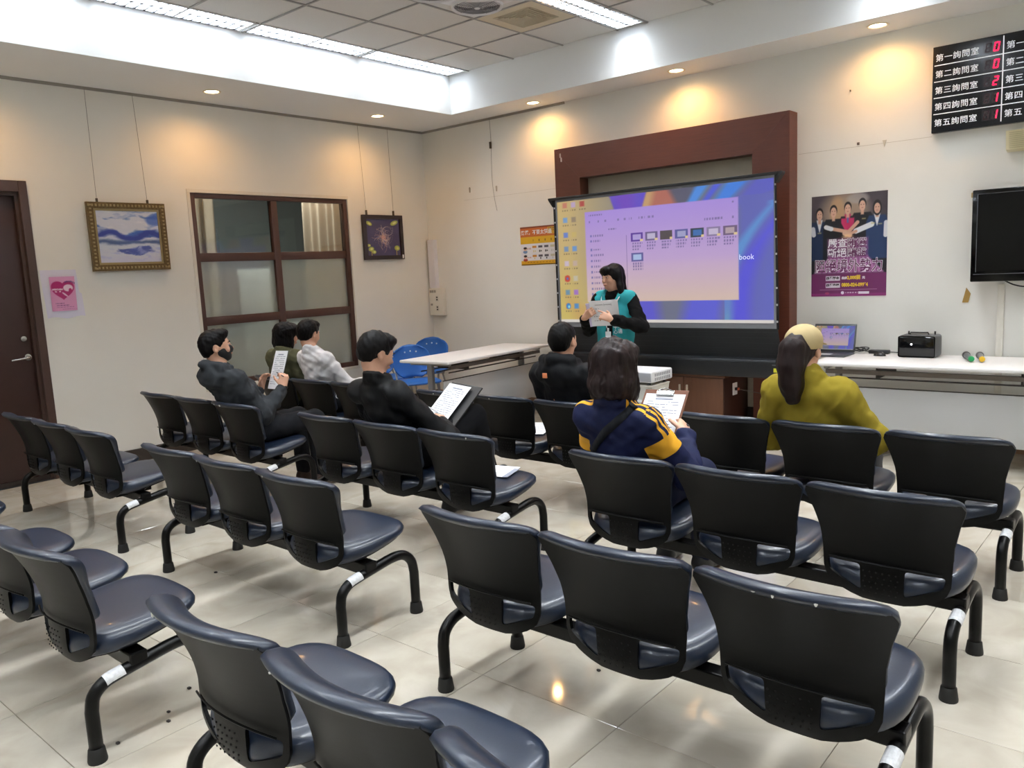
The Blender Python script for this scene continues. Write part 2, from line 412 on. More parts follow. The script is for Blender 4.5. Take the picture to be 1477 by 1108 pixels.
# ================================================================== WINDOW, DOOR, WALL FITTINGS
def glass_mat(name, tint, tr, diff, gl=.06, rough=.02, gmax=.6, frost=False):
    m = bpy.data.materials.new(name); m.use_nodes = True; k = N(m); k.n.remove(k.n['Principled BSDF']); out = k.n['Material Output']
    T_ = k.new('ShaderNodeBsdfRefraction') if frost else k.new('ShaderNodeBsdfTransparent')
    if frost: T_.inputs['Roughness'].default_value = .32; T_.inputs['IOR'].default_value = 1.06
    T_.inputs[0].default_value = (*lin(tint), 1)
    D = k.new('ShaderNodeBsdfDiffuse'); D.inputs[0].default_value = (*lin(diff), 1); G = k.new('ShaderNodeBsdfGlossy'); G.inputs['Roughness'].default_value = rough
    a = k.new('ShaderNodeMixShader'); a.inputs[0].default_value = 1-tr; k.link(T_.outputs[0], a.inputs[1]); k.link(D.outputs[0], a.inputs[2])
    b = k.new('ShaderNodeMixShader'); lw = k.new('ShaderNodeLayerWeight'); lw.inputs['Blend'].default_value = .35
    mr = k.new('ShaderNodeMapRange'); mr.inputs['To Min'].default_value = gl; mr.inputs['To Max'].default_value = gmax; k.link(lw.outputs['Fresnel'], mr.inputs[0]); k.link(mr.outputs[0], b.inputs[0])
    k.link(a.outputs[0], b.inputs[1]); k.link(G.outputs[0], b.inputs[2]); k.link(b.outputs[0], out.inputs[0]); m.diffuse_color = (*lin(diff), 1); return m
M_clear = glass_mat('clear_glass', 'd8dcd8', .94, '5b605c', .025, .03, .3); M_frost = glass_mat('frosted_glass', 'dfe6e0', .55, 'c6ccc6', .04, .12, .4, True)
win = bpy.data.objects.new('window_1', None); COL.objects.link(win); win.location = (-.03, 0, 0); struct(win, 'six-pane interior window with brown frame')
y0, y1, z0, z1 = WIN; ym = (y0+y1)/2 - .01
def fr(n, a, b, c, d, x0=-.05, x1=.022): return box(n, x0, x1, a, b, c, d, M_brown, win, .004)
fr('frame_jamb', y0, y0+.05, z0, z1); fr('frame_jamb', y1-.05, y1, z0, z1); fr('frame_head', y0+.05, y1-.05, z1-.045, z1); fr('frame_sill', y0+.05, y1-.05, z0, z0+.05)
fr('mullion', ym-.035, ym+.035, z0+.05, z1-.045, -.045, .016)
for zz in (1.7616, 1.168): fr('rail', y0+.05, ym-.035, zz-.04, zz+.04, -.045, .014); fr('rail', ym+.035, y1-.05, zz-.04, zz+.04, -.045, .014)
zr = [z0+.05, 1.128, 1.208, 1.7216, 1.8016, z1-.045]
for i in range(3):
    for a, b in ((y0+.05, ym-.035), (ym+.035, y1-.05)): box('pane', -.022, -.017, a, b, zr[2*i], zr[2*i+1], M_clear if i == 2 else M_frost, win)
tr = bmesh.new(); 
for q in ((y0-.03, y0, z0-.03, z1+.03), (y1, y1+.012, z0-.03, z1+.03), (y0, y1, z1, z1+.03), (y0, y1, z0-.03, z0)): add_box(tr, -.001, .006, *q)
struct(bm_obj('trim_5', tr, mat('window_trim', 'ddd9cf', .6)), 'thin cream trim around the interior window')
# room behind the window
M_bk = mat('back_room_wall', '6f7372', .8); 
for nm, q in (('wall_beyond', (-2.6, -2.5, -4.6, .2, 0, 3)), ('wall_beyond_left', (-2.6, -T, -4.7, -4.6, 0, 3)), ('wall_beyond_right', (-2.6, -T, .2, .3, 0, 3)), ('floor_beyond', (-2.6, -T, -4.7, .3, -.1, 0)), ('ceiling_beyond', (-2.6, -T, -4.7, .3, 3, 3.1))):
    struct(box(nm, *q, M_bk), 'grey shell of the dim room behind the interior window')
t = thing('filing_cupboard', 'dark grey cupboard in the dim room behind the window', 'cupboard', (-1.9, -2.35, 0))
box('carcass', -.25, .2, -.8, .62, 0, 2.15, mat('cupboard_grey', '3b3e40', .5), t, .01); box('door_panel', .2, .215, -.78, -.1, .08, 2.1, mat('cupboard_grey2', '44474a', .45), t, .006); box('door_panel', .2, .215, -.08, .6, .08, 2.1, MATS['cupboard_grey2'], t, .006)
t = thing('office_desk', 'white desk in the dim room behind the frosted panes', 'desk', (-.85, -.62, 0))
box('desk_top', -.35, .3, -.9, .5, .98, 1.02, M_twhite, t, .006); box('desk_panel', -.33, -.3, -.88, .48, 0, .98, M_tgrey, t)
for s in (-.88, .46): box('desk_side', -.3, .28, s, s+.02, 0, .98, M_tgrey, t)
t = thing('blur_block', 'pale locker added for the bright blur in the middle left frosted pane', 'block', (-1.12, -1.80, 0)); box('carcass', -.2, .2, -.2, .2, 0, 1.66, mat('block_white', 'eef0f0', .5), t, .006)  # added pale box that gives the bright blur in this pane
box('block_front', .2, .212, -.19, -.005, .05, 1.62, MATS['block_white'], t, .003); box('block_front', .2, .212, .005, .19, .05, 1.62, MATS['block_white'], t, .003)
M_curt = mat('curtain_cloth', 'e6cdb6', .85); _k = N(M_curt); _tl = _k.new('ShaderNodeBsdfTranslucent'); _tl.inputs[0].default_value = (*lin('e6cdb6'), 1); _mx = _k.new('ShaderNodeMixShader'); _mx.inputs[0].default_value = .6; _k.link(_k.n['Principled BSDF'].outputs[0], _mx.inputs[1]); _k.link(_tl.outputs[0], _mx.inputs[2]); _k.link(_mx.outputs[0], _k.n['Material Output'].inputs[0])
def curtain(a, b, label, seed):
    n = 90; m_ = 8; V = np.zeros((n, m_, 3)); rs = np.random.default_rng(seed)
    for i in range(n):
        y = a+(b-a)*i/(n-1)
        for j in range(m_): V[i, j] = (-.26+.028*math.sin(y*62+.6*math.sin(j*.5))+.012*math.sin(y*29+1.3), y+.006*math.sin(j), .005+2.6*j/(m_-1))
    o = mesh_obj('curtain', grid_mesh('curtain', V), M_curt, smooth=True); return tag(o, label, 'curtain')
curtain(-2.90, -2.60, 'beige pleated curtain behind the left side of the window', 1); curtain(-1.56, -.95, 'beige pleated curtain behind the right side of the window', 2)
ld = bpy.data.lights.new('back_room_fill', 'AREA'); ld.size = .6; ld.size_y = .6; ld.energy = 48; ld.color = (.96, 1, 1)  # added lamp, out of view, that makes the curtains visible
lo = bpy.data.objects.new('back_room_fill', ld); COL.objects.link(lo); lo.location = (-.75, -1.6, 2.97)

# door
M_door = mat('door_brown', '3a241f', .4, noise=.08, nscale=12); M_dframe = mat('door_frame', '4a362f', .4)
door = bpy.data.objects.new('door_1', None); COL.objects.link(door); struct(door, 'dark brown door with lever handle at the left edge')
a, b = DOOR[0], DOOR[1]
bm = bmesh.new(); add_box(bm, -.1, .012, b-.062, b, 0, DOOR[3], bevel=.003); add_box(bm, -.1, .012, a, a+.062, 0, DOOR[3], bevel=.003); add_box(bm, -.1, .012, a+.062, b-.062, DOOR[3]-.085, DOOR[3], bevel=.003)
add_box(bm, -.1, -.03, b-.085, b-.062, 0, DOOR[3]-.085); add_box(bm, -.1, -.03, a+.062, a+.085, 0, DOOR[3]-.085); add_box(bm, -.1, -.03, a+.085, b-.085, DOOR[3]-.11, DOOR[3]-.085)
bm_obj('door_frame', bm, M_dframe, door)
leaf = box('door_leaf', -.1, -.06, a+.087, b-.087, .03, DOOR[3]-.112, M_door, door, .003)
box('kick_strip', -.065, -.045, a+.087, b-.087, .0, .035, M_base, door)
lv = tube('handle', [(-.06, -4.425, 1.005), (-.012, -4.425, 1.005), (-.004, -4.435, 1.004), (-.002, -4.47, 1.001), (-.004, -4.56, .994)], [.009, .009, .010, .009, .007], M_chrome, leaf)
lathe('handle_rose', [(0, .012), (.026, .010), (.028, 0), (0, 0)], M_chrome, leaf, 24, (-.06, -4.425, 1.005), (0, PI/2, 0))
lathe('deadlock', [(0, .02), (.02, .018), (.025, .012), (.027, 0), (0, 0)], M_chrome, leaf, 24, (-.06, -4.44, 1.155), (0, PI/2, 0))

# --- paintings (left wall faces +x: sheet local X -> world +y ; rot z 90deg)
ROTL = (0, 0, PI/2)
def painting_sea(U, V):
    wx = vnoise(U, V, 7, 7, 91)-.5; wy = vnoise(U, V, 5, 9, 92)-.5; U, V = np.clip(U+.12*wx, 0, .999), np.clip(V+.10*wy, 0, .999)
    n1 = vnoise(U, V*1.0, 3, 9, 1); n2 = vnoise(U, V, 5, 14, 2); n3 = vnoise(U, V, 9, 22, 3)
    img = np.ones(U.shape+(3,))*hx('cfd3e2')
    img = blend(img, np.clip((n1-.52)*5, 0, 1)*(V > .5), '3f66b4'); img = blend(img, np.clip((n2-.55)*5, 0, 1)*(V > .5)*.7, 'eceaf0')
    img = blend(img, sstep(np.abs(V-(.53+.05*np.sin(U*9)+.05*(n2-.5)))-.06, .05), '2f3f98')
    img = blend(img, sstep(np.abs(V-.40-.02*(n3-.5))-.04, .05)*.9, '3c5488')
    img = blend(img, sstep(np.abs(V-.30-.05*(n1-.5))-.05, .05)*.8, 'ced6e2')
    img = blend(img, sstep(((U-.62)/.28)**2+((V-.23)/.07)**2-1+(n3-.5)*1.5, .5)*.85, '3648a4')
    img = blend(img, np.clip((n3-.5)*5, 0, 1)*(V < .3)*.6, 'a7b0e0'); img = blend(img, sstep(V-.1+.06*(n2-.5), .1)*.5, 'c5c6e2')
    img = blend(img, sstep(((U-.95)/.16)**2+((V-.82)/.12)**2-1, .8)*.8, '3c5fb6')
    return img
P1 = thing('framed_painting', 'blue seascape painting in a carved gold frame', 'painting', (.012, -3.88, 1.662), 0)
M_gold = mat('carved_gilt', '6b5630', .4, metal=.5, noise=.45, nscale=120, bump=.5, bscale=150); M_gold2 = mat('pale_gilt', '9c8a62', .45, metal=.3)
w, h = .66, .57
for nm, q in (('frame_side', [(0, 0), (.052, .052), (.052, h-.052), (0, h)]), ('frame_side', [(w, 0), (w-.052, .052), (w-.052, h-.052), (w, h)]), ('frame_side', [(0, 0), (w, 0), (w-.052, .052), (.052, .052)]), ('frame_side', [(0, h), (w, h), (w-.052, h-.052), (.052, h-.052)])):
    bm = bmesh.new(); add_prism(bm, q, 0, .028, 'x'); bm_obj(nm, bm, M_gold, P1)
bd = bmesh.new()
for k in range(22):
    for (yy, zz) in ((w*(k+.5)/22, .026), (w*(k+.5)/22, h-.026)): add_box(bd, .026, .034, yy-.008, yy+.008, zz-.010, zz+.010, bevel=.003, seg=1)
    if k < 18:
        for yy in (.026, w-.026): add_box(bd, .026, .034, yy-.01, yy+.01, h*(k+.7)/18.5-.007, h*(k+.7)/18.5+.007, bevel=.003, seg=1)
o = bm_obj('carving', bd, M_gold2, P1); o['kind'] = 'stuff'
bm = bmesh.new()
for q in ((.052, .07, .052, h-.052), (w-.07, w-.052, .052, h-.052), (.07, w-.07, .052, .07), (.07, w-.07, h-.07, h-.052)): add_box(bm, 0, .02, q[0], q[1], q[2], q[3])
bm_obj('slip', bm, M_gold2, P1)
mesh_obj('canvas', picture_mesh('canvas', w-.14, h-.14, 110, 95, painting_sea), mat('oil_paint', attr='col', rough=.5, bump=.15, bscale=60), P1, (.014, .07, .07), ROTL)
M_wire = mat('wire', '6f6a62', .4, metal=.5)
for yy, yt in ((.095, .10), (.52, .49)):
    tube('wire', [(.01, yy, h), (.006, yt, ZS-1.662-.02)], .0016, M_wire, P1, 5); box('hook', .0, .02, yy-.006, yy+.006, h-.004, h+.03, mat('hook_dark', '4d463c', .4, metal=.6), P1)
def painting_fly(U, V):
    img = np.ones(U.shape+(3,))*hx('4a4468') + (vnoise(U, V, 6, 6, 5)[..., None]-.5)*.06
    rs = np.random.default_rng(4)
    for k in range(46):
        a = rs.random()*2*PI; L = .12+.26*rs.random(); bx_, by_ = .5+.04*rs.normal(), .5+.04*rs.normal(); cv = rs.normal()*2.5; d = np.full(U.shape, 9.)
        for s in np.linspace(0, 1, 26):
            ang = a+cv*s*s*.7; px = bx_+math.cos(ang)*L*s*.85; py = by_+math.sin(ang)*L*s*1.05; d = np.minimum(d, np.hypot(U-px, V-py))
        img = blend(img, sstep(d-.006, .008)*.75, ['e8d6cc', 'dba79a', 'c9b8d0', 'e9c9a0'][k % 4])
    for k, (px, py, rx, ry, rot) in enumerate([(.1, .88, .09, .05, -.5), (.85, .9, .12, .06, .4), (.12, .18, .08, .06, .3), (.2, .1, .06, .05, 0), (.9, .2, .08, .07, -.2), (.06, .28, .05, .04, 0)]):
        c, s_ = math.cos(rot), math.sin(rot); X = (U-px)*c+(V-py)*s_; Y = -(U-px)*s_+(V-py)*c
        img = blend(img, sstep((X/rx)**2+(Y/ry)**2-1, .5), 'b4c25e'); img = blend(img, sstep(((X-.01)/(rx*.5))**2+(Y/(ry*.45))**2-1, .5), 'e4e29a')
    for (px, py, q) in ((.13, .04, .13), (.88, .06, .13)): img = blend(img, sstep(np.abs(U-px)-.008, .008)*(V < q), 'd8c060')
    img = blend(img, sstep(np.hypot(U-.5, V-.5)-.06, .08)*.5, 'd08878'); return img
P2 = thing('framed_painting', 'square purple picture of a pale tangled flower in a dark frame', 'painting', (.012, -1.008, 1.697), 0)
w, h = .575, .49
for q in ([(0, 0), (.045, .045), (.045, h-.045), (0, h)], [(w, 0), (w-.045, .045), (w-.045, h-.045), (w, h)], [(0, 0), (w, 0), (w-.045, .045), (.045, .045)], [(0, h), (w, h), (w-.045, h-.045), (.045, h-.045)]):
    bm = bmesh.new(); add_prism(bm, q, 0, .03, 'x'); bm_obj('frame_side', bm, mat('dark_frame', '2a2026', .4), P2)
mesh_obj('canvas', picture_mesh('canvas', w-.09, h-.09, 120, 105, painting_fly), mat('print_satin', attr='col', rough=.35), P2, (.014, .045, .045), ROTL)
box('price_tag', .03, .032, w-.035, w-.012, .01, .05, M_paper, P2)
for yy, yt in ((.07, .035), (.46, .455)):
    tube('wire', [(.012, yy, h), (.006, yt, ZS-1.697-.02)], .0016, M_wire, P2, 5); box('hook', .0, .022, yy-.006, yy+.006, h-.004, h+.05, MATS['hook_dark'], P2)

# --- pink notice taped by the door
def pink(U, V):
    img = np.ones(U.shape+(3,))*hx('dd9cc4'); X = (U-.5)/.47; Y = (V-.58)/.26
    heart = (X*X+(Y*1.05-.65*np.sqrt(np.abs(X)+.001)+.15)**2-.95)
    img = blend(img, sstep(heart, .12), 'b01e6c')
    img = blend(img, sstep((X-.45)**2+(Y-.33)**2*1.1-.17, .06), 'f0d8e8'); img = blend(img, sstep((X-.62)**2/.02+(Y-.0)**2/.09-1, .4), 'b01e6c'); img = blend(img, sstep(((X-.15)+(Y+.4)*.9)**2/.01+((X-.1)-(Y+.45))**2/.25-1, .4), 'f0d8e8')
    for k in range(3): img = blend(img, ((np.abs(V-.22+.055*k) < .010) & (U > .14+.06*(k > 0)) & (U < .5+.19*k) & (np.sin(U*160) > -.5)).astype(float), '6a3070')
    for (a_, b_, v_) in ((.08, .50, .63), (.18, .26, .565), (.34, .42, .565)): img = blend(img, ((U > a_) & (U < b_) & (np.abs(V-v_) < .022) & (np.sin(U*95)*np.sin(V*170+U*40) > -.45)).astype(float), 'f4dcea')
    rr = np.hypot((U-.76)*.7, V-.60); aa = np.arctan2(V-.60, (U-.76)*.7); img = blend(img, ((np.abs(rr-.255) < .022) & (aa > .75) & (aa < 2.1) & (np.sin(aa*42) > -.55)).astype(float), '4a2c78')
    img = blend(img, ((np.abs(V-.045) < .008) & (U > .4) & (np.sin(U*150) > -.6)).astype(float)*.8, '6a3070')
    return img
PK = thing('paper_notice', 'pink heart notice in a crumpled plastic sleeve beside the door', 'notice', (.004, -4.28, 1.30))
n = 26; V = np.zeros((n, n, 3)); rs = np.random.default_rng(8); nz = vnoise(*np.meshgrid(np.linspace(0, 1, n), np.linspace(0, 1, n), indexing='ij'), 5, 5, 11)
for i in range(n):
    for j in range(n):
        u, v = i/(n-1), j/(n-1); V[i, j] = (.001+.010*(nz[i, j]-.3), -.005+.29*u*(1-.06*(v > .5)*u)-.02*v+.02, .385*v+.008*math.sin(u*9)*(1-v))
V[..., 0] = np.maximum(V[..., 0], .0005)
mesh_obj('sleeve', grid_mesh('sleeve', V), mat('plastic_sleeve', 'e4e2f2', .25), PK, smooth=True)
o = mesh_obj('print', picture_mesh('print', .192, .275, 60, 84, pink), mat('print_satin', attr='col', rough=.35), PK, (.0125, .052, .055), (0, 0, PI/2)); o.rotation_euler = (math.radians(2), 0, PI/2)

# --- front wall: loose hanging wire, plugs, hooks
t = thing('hanging_wire', 'loose picture wire with hook hanging on the front wall near the corner', 'wire', (1.065, -.006, 0))
tube('wire', catmull([(0, 0, ZS-.02), (.008, -.002, 2.9), (.004, -.004, 2.7), (.0, -.003, 2.5), (.02, -.003, 2.3), (.05, -.003, 2.16)], 4), .0018, M_wire, t, 5); box('hook', -.008, .012, -.016, .0, 2.83, 2.9, MATS['hook_dark'], t)
for x, z, l in ((.718, 2.425, 'short hanger screwed to the front wall near the room corner'), (1.12, 2.40, 'small white wall plug right of the loose wire')):
    tag(prism('wall_hook', [(-.004, -.03), (.004, -.03), (.008, .02), (0, .03), (-.008, .02)], -.012, -.0, mat('hook_pale', 'a9a294', .5), loc=(x, 0, z)), l, 'hook')
t = thing('wall_hook', 'small clear adhesive hook on the front wall under the downlight', 'hook', (5.109, 0, 2.343)); prism('hook_plate', [(-.014, .02), (.014, .02), (0, -.03)], -.008, 0, mat('clear_plastic', 'c9c2b2', .3), t)
tag(box('wall_plug', -.009, .009, -.006, 0, -.01, .01, mat('plug_brown', '4a3a30', .6), loc=(4.914, 0, 2.362)), 'small brown plug on the front wall left of the clear hook', 'plug')
tag(box('wall_nail', -.003, .003, -.015, 0, -.006, .006, mat('plug_brown', '4a3a30', .6), loc=(4.851, 0, 2.773)), 'single dark nail high on the front wall', 'nail')

# --- corner trunking and power box
t = thing('cable_trunking', 'white plastic cable trunking fixed upright in the room corner', 'trunking', (.075, 0, 1.345))
bm = bmesh.new(); add_prism(bm, [(-.06, 0), (-.05, -.05), (.05, -.05), (.06, 0)], 0, .555, 'z'); bm_obj('cover', bm, mat('trunking_white', 'dfdee4', .4), t)
box('side_gap', -.062, -.052, -.03, 0, .02, .35, M_black, t); box('end_cap', -.06, .06, -.052, 0, .555, .565, MATS['trunking_white'], t)
t = thing('socket_box', 'white wall power box with sockets under the corner trunking', 'power box', (.125, 0, 1.02))
box('casing', -.115, .115, -.06, 0, 0, .32, mat('box_white', 'e2dfd4', .4), t, .006)
for (x, z) in ((.02, .20), (.02, .085)):
    s = box('socket', x-.025, x+.025, -.063, -.058, z-.035, z+.035, mat('socket_plate', 'd4d1c6', .4), t, .003)
    for dz in (.014, -.014): box('slot', x-.01, x+.012, -.0645, -.062, z+dz-.008, z+dz+.008, M_dark, s)
lathe('knob', [(0, .012), (.012, .01), (.014, 0), (0, 0)], mat('box_grey', '9b9890', .4), t, 16, (-.07, -.06, .13), (PI/2, 0, 0))
for k in range(3): box('breaker', -.09+.035*k, -.065+.035*k, -.068, -.058, .27, .30, MATS['box_grey'], t, .002)

# --- yellow notice half hidden by the surround
def yellow(U, V):
    img = np.ones(U.shape+(3,))*hx('e4e2e6')
    img = blend(img, (V > .56).astype(float), 'e3b52e'); img = blend(img, (V > .74).astype(float), 'd0713a'); img = blend(img, ((V > .78) & (U > .62)).astype(float), 'd9a63c'); img = blend(img, (V > .965).astype(float), '8a4a34'); img = blend(img, (V < .12).astype(float), 'e0ab2c'); img = blend(img, (V < .03).astype(float), '8a6a1e')
    for k, c in enumerate(['c8862e', '55525c', '55525c', 'c9c2a8', 'a06a60']):
        u0 = .26+.135*k
        for v0 in (.47, .24): img = blend(img, ((np.abs(U-u0-.05) < .045) & (np.abs(V-v0) < .028)).astype(float), c)
        for q in range(2): img = blend(img, ((np.abs(U-u0-.03-.04*q) < .012) & (np.abs(V-.36) < .03-.01*q)).astype(float), ['d8c48a', '2c2c30', '2c2c30', 'c9c9c9', '555555'][k])
        img = blend(img, ((np.abs(U-u0-.05) < .014) & (np.abs(V-.17) < .022)).astype(float), ['d8c48a', '2c2c30', '2c2c30', 'c9c9c9', 'aaaaaa'][k])
        img = blend(img, ((np.abs(U-u0-.03) < .010) & (np.abs(V-.64) < .03)).astype(float), ['b08a2a', '3a2c20', '3a2c20', '6a4a30', '4a3a30'][k])
    img = blend(img, ((U > .64) & (U < .97) & ((np.abs(V-.92) < .014) | (np.abs(V-.87) < .012)) & (np.sin(U*120) > -.4)).astype(float)*.8, '7a5a20')
    img = blend(img, ((U > .14) & (U < .23) & ((np.abs(V-.43) < .02) | (np.abs(V-.2) < .02)) & (np.sin(U*200) > -.4)).astype(float)*.6, 'b05a50')
    for v0, c in ((.40, '6f8fc0'), (.19, 'a83a3a')):
        img = blend(img, sstep(((U-.1)/.05)**2+((V-v0+.05)/.04)**2-1, .3), c); img = blend(img, sstep(((U-.1)/.035)**2+((V-v0-.02)/.045)**2-1, .3), 'e2b9a2'); img = blend(img, sstep(((U-.1)/.04)**2+((V-v0-.05)/.03)**2-1, .3), '2a2628')
    img = blend(img, ((np.abs(V-.075) < .014) & (U > .1) & (U < .95) & (np.sin(U*90) > -.3)).astype(float)*.7, '9a6a20'); return img
YN = thing('wall_notice', 'yellow and white picture notice on the front wall left of the wooden surround', 'notice', (1.423, -.002, 1.553))
mesh_obj('sheet', picture_mesh('sheet', .60, .405, 120, 90, yellow), mat('print_satin', attr='col', rough=.35), YN)
text('lettering', '賄選，不要太超過', .052, M_paper, YN, (.012, -.0015, .325), offset=.001)

# ================================================================== FRONT WALL FURNITURE
# --- wooden surround
sur = bpy.data.objects.new('trim_6', None); COL.objects.link(sur); struct(sur, 'reddish-brown wooden surround projecting from the front wall')
FL, FR_, FT, GL_, GR_, GT, FY = 2.0458, 4.4293, 2.6757, 2.3436, 4.1112, 2.3726, -.1645
prism('board', [(FL, 0), (GL_, 0), (GL_, GT), (FL, FT)], FY, 0, M_wood, sur); prism('board', [(FR_, 0), (GR_, 0), (GR_, GT), (FR_, FT)], FY, 0, M_wood, sur)
prism('board', [(FL+.0015, FT), (FR_-.0015, FT), (GR_, GT+.001), (GL_, GT+.001)], FY, 0, M_woodh, sur)
box('back_panel', GL_, GR_, -.02, 0, 0, GT, mat('panel_beige', 'b8b09e', .8, noise=.06, nscale=4), sur)
box('dark_base', GL_, GR_, -.04, -.02, 0, .2, M_dark, sur)  # dark strip along the foot of the back panel
for (x, z) in ((2.12, 2.61), (2.13, 2.57), (4.24, 1.83)): box('hook_mark', x-.006, x+.006, FY-.006, FY, z-.02, z+.02, mat('hook_clear', 'c8b8b0', .3), sur)

# --- campaign poster
def poster(U, V):
    n1 = vnoise(U, V, 4, 5, 21); img = np.ones(U.shape+(3,))*hx('4a4248') + (n1[..., None]-.5)*.12
    img = blend(img, sstep(((U-.45)/.3)**2+((V-.83)/.2)**2-1, 1.2)*.75, 'b39a80'); img = blend(img, sstep(((U-.35)/.10)**2+((V-.82)/.16)**2-1, .7)*.6, 'c0966a'); img = blend(img, sstep(((U-.62)/.14)**2+((V-.95)/.05)**2-1, .8)*.5, 'a8a4a4')
    img = blend(img, sstep(V-.60+.0*U, .12), '15141c')
    def person(cx, top, hw, body, arm=None, shirt=None, long=False, hs=1.0):
        nonlocal img
        r = .045*hs; hy = top-.055*hs
        sh = hy-.075
        d = np.maximum(np.abs(U-cx)-hw*(1-np.clip((V-sh+.06)/.10, 0, 1)*.45), V-sh); d = np.maximum(d, .36-V)
        img = blend(img, sstep(d, .012), body)
        if shirt: img = blend(img, sstep(np.maximum(np.abs(U-cx)-(.10*np.clip((V-sh+.11)/.12, 0, 1)*.4), np.maximum(V-sh-.02, sh-.10-V)), .012), shirt)
        img = blend(img, sstep(np.maximum(np.abs(U-cx)-.02, np.abs(V-sh-.01)-.03), .012), 'c79b84')
        if long: img = blend(img, sstep(((U-cx)/(r*1.25))**2+((V-hy+.005)/(.075*hs))**2-1, .25), '1c1718')
        img = blend(img, sstep(((U-cx)/(r*1.10))**2+((V-hy-.010)/(.054*hs))**2-1, .25), '1d1719')
        img = blend(img, sstep(((U-cx)/(r*.88))**2+((V-hy+.010)/(.050*hs))**2-1, .2), 'cda38c')
        for s in (-1, 1): img = blend(img, sstep(((U-cx-s*.017)/.008)**2+((V-hy-.002)/.004)**2-1, .6)*.8, '3a2a28')
        img = blend(img, sstep(((U-cx)/.013)**2+((V-hy+.03)/.005)**2-1, .6)*.6, '9a5a52')
    person(.11, .875, .15, '1c2c4c', shirt='d8dade'); person(.30, .895, .14, '17181f'); person(.68, .94, .15, '15161c'); person(.49, .915, .12, '231820', shirt='b8285c')
    person(.87, .905, .14, '20365e', shirt='dcdfe4', long=True)
    img = blend(img, sstep(np.maximum(np.abs(U-.49)-.085*np.clip((V-.60)/.12, .2, 1), np.maximum(V-.765, .615-V)), .012), 'b8285c'); img = blend(img, sstep(np.maximum(np.abs(U-.49)-.012, np.abs(V-.745)-.025), .008), '5a6aa0')
    def arm(x0, y0, x1, y1, r, c):
        nonlocal img
        dx, dy = x1-x0, (y1-y0)*1.38; t_ = np.clip(((U-x0)*dx+(V-y0)*1.38*dy)/(dx*dx+dy*dy), 0, 1); d = np.hypot(U-x0-t_*dx, (V-y0)*1.38-t_*dy)-r; img = blend(img, sstep(d, .01), c)
    arm(.22, .68, .48, .635, .024, 'c99c84'); arm(.20, .69, .27, .67, .03, 'dadde2'); arm(.62, .72, .50, .63, .024, 'c99c84'); arm(.80, .69, .60, .635, .036, 'dcdfe4'); arm(.60, .633, .47, .60, .02, 'c99c84')
    arm(.02, .68, .03, .62, .03, 'd9dbe0'); arm(.985, .70, .98, .58, .028, 'd9dbe0'); arm(.45, .62, .52, .60, .03, 'cfa58c')
    img = blend(img, sstep(((U-.49)/.07)**2+((V-.585)/.025)**2-1, 1.5)*.7, 'f0c890')
    # lilac burst behind the big lettering
    tri = np.maximum(np.abs(U-.5)-(.46-.20*np.clip((V-.24)/.15, 0, 1)), np.maximum(V-.395, .225-V)); ray = .5+.5*np.sin(np.arctan2(V-.75, U-.5)*60)
    img = blend(img, sstep(tri, .03), 'b478ac'); img = blend(img, sstep(tri, .03)*np.clip(ray-.4, 0, 1)*.8, '5a2450')
    img = blend(img, sstep(np.maximum(np.abs(U-.49)-.27, np.abs(V-.515)-.055), .03)*.8, '9a5a8c'); img = blend(img, sstep(np.maximum(np.abs(U-.49)-.27, np.abs(V-.42)-.045), .03)*.7, '8a4a80')
    img = blend(img, (V < .225).astype(float), '6e2a5e'); img = blend(img, (V < .03).astype(float), '86306e')
    for (u0, u1, v0, v1) in ((.20, .395, .155, .203), (.20, .395, .085, .133)): img = blend(img, sstep(np.maximum(np.abs(U-(u0+u1)/2)-(u1-u0)/2, np.abs(V-(v0+v1)/2)-(v1-v0)/2), .008), 'e6e2ea')
    img = blend(img, ((np.abs(V-.066) < .0025) & (U > .12) & (U < .88)).astype(float), 'b48aa8'); img = blend(img, ((np.abs(V-.034) < .012) & (U > .64) & (U < .78)).astype(float), 'e6e2ea'); img = blend(img, sstep(((U-.43)/.022)**2+((V-.034)/.016)**2-1, .4), 'e6e2ea'); img = blend(img, ((np.abs(V-.034) < .006) & (U > .47) & (U < .63) & (np.sin(U*190) > -.4)).astype(float), 'c9b0c4')
    img = blend(img, sstep(((U-.22)/.03)**2+((V-.03)/.012)**2-1, .5)*.6, 'c0506a')
    for cx, cy in ((.11, .635), (.70, .75), (.82, .70), (.91, .69)): img = blend(img, sstep(np.maximum(np.abs(U-cx)-.025, np.abs(V-cy)-.006), .01)*.7, 'c9b878')
    return img
PW, PH = .588, .8135
PO = thing('campaign_poster', 'purple and black campaign poster of five people joining hands', 'poster', (4.552, -.0025, 1.171))
mesh_obj('sheet', picture_mesh('sheet', PW, PH, 200, 260, poster), mat('print_satin', attr='col', rough=.35), PO)
M_pw = mat('poster_white', 'efeaf2', .4); M_pp = mat('poster_plum', '5e1c4e', .4); M_py = mat('poster_yellow', 'f0d03a', .4); M_pk = mat('poster_black', '1b1620', .4)
def ptext(b, size, m, x, z, off=.0012, d=-.0012, **kw): return text('lettering', b, size, m, PO, (x, d, z), offset=off, **kw)
ptext('嚴查', .077, M_pw, .133, .400); ptext('賄選', .077, M_pw, .283, .400, .0025); ptext('賄選', .077, M_pp, .283, .400, .0, -.0018)
ptext('斷絕', .077, M_pw, .128, .322); ptext('賭盤', .077, M_pw, .283, .322, .0025); ptext('賭盤', .077, M_pp, .283, .322, .0, -.0018)
ptext('阻絕境外勢力', .112, M_pw, .026, .205, .004, sx=.8); ptext('阻絕境外勢力', .112, M_pp, .026, .205, .0005, -.0018, sx=.8)
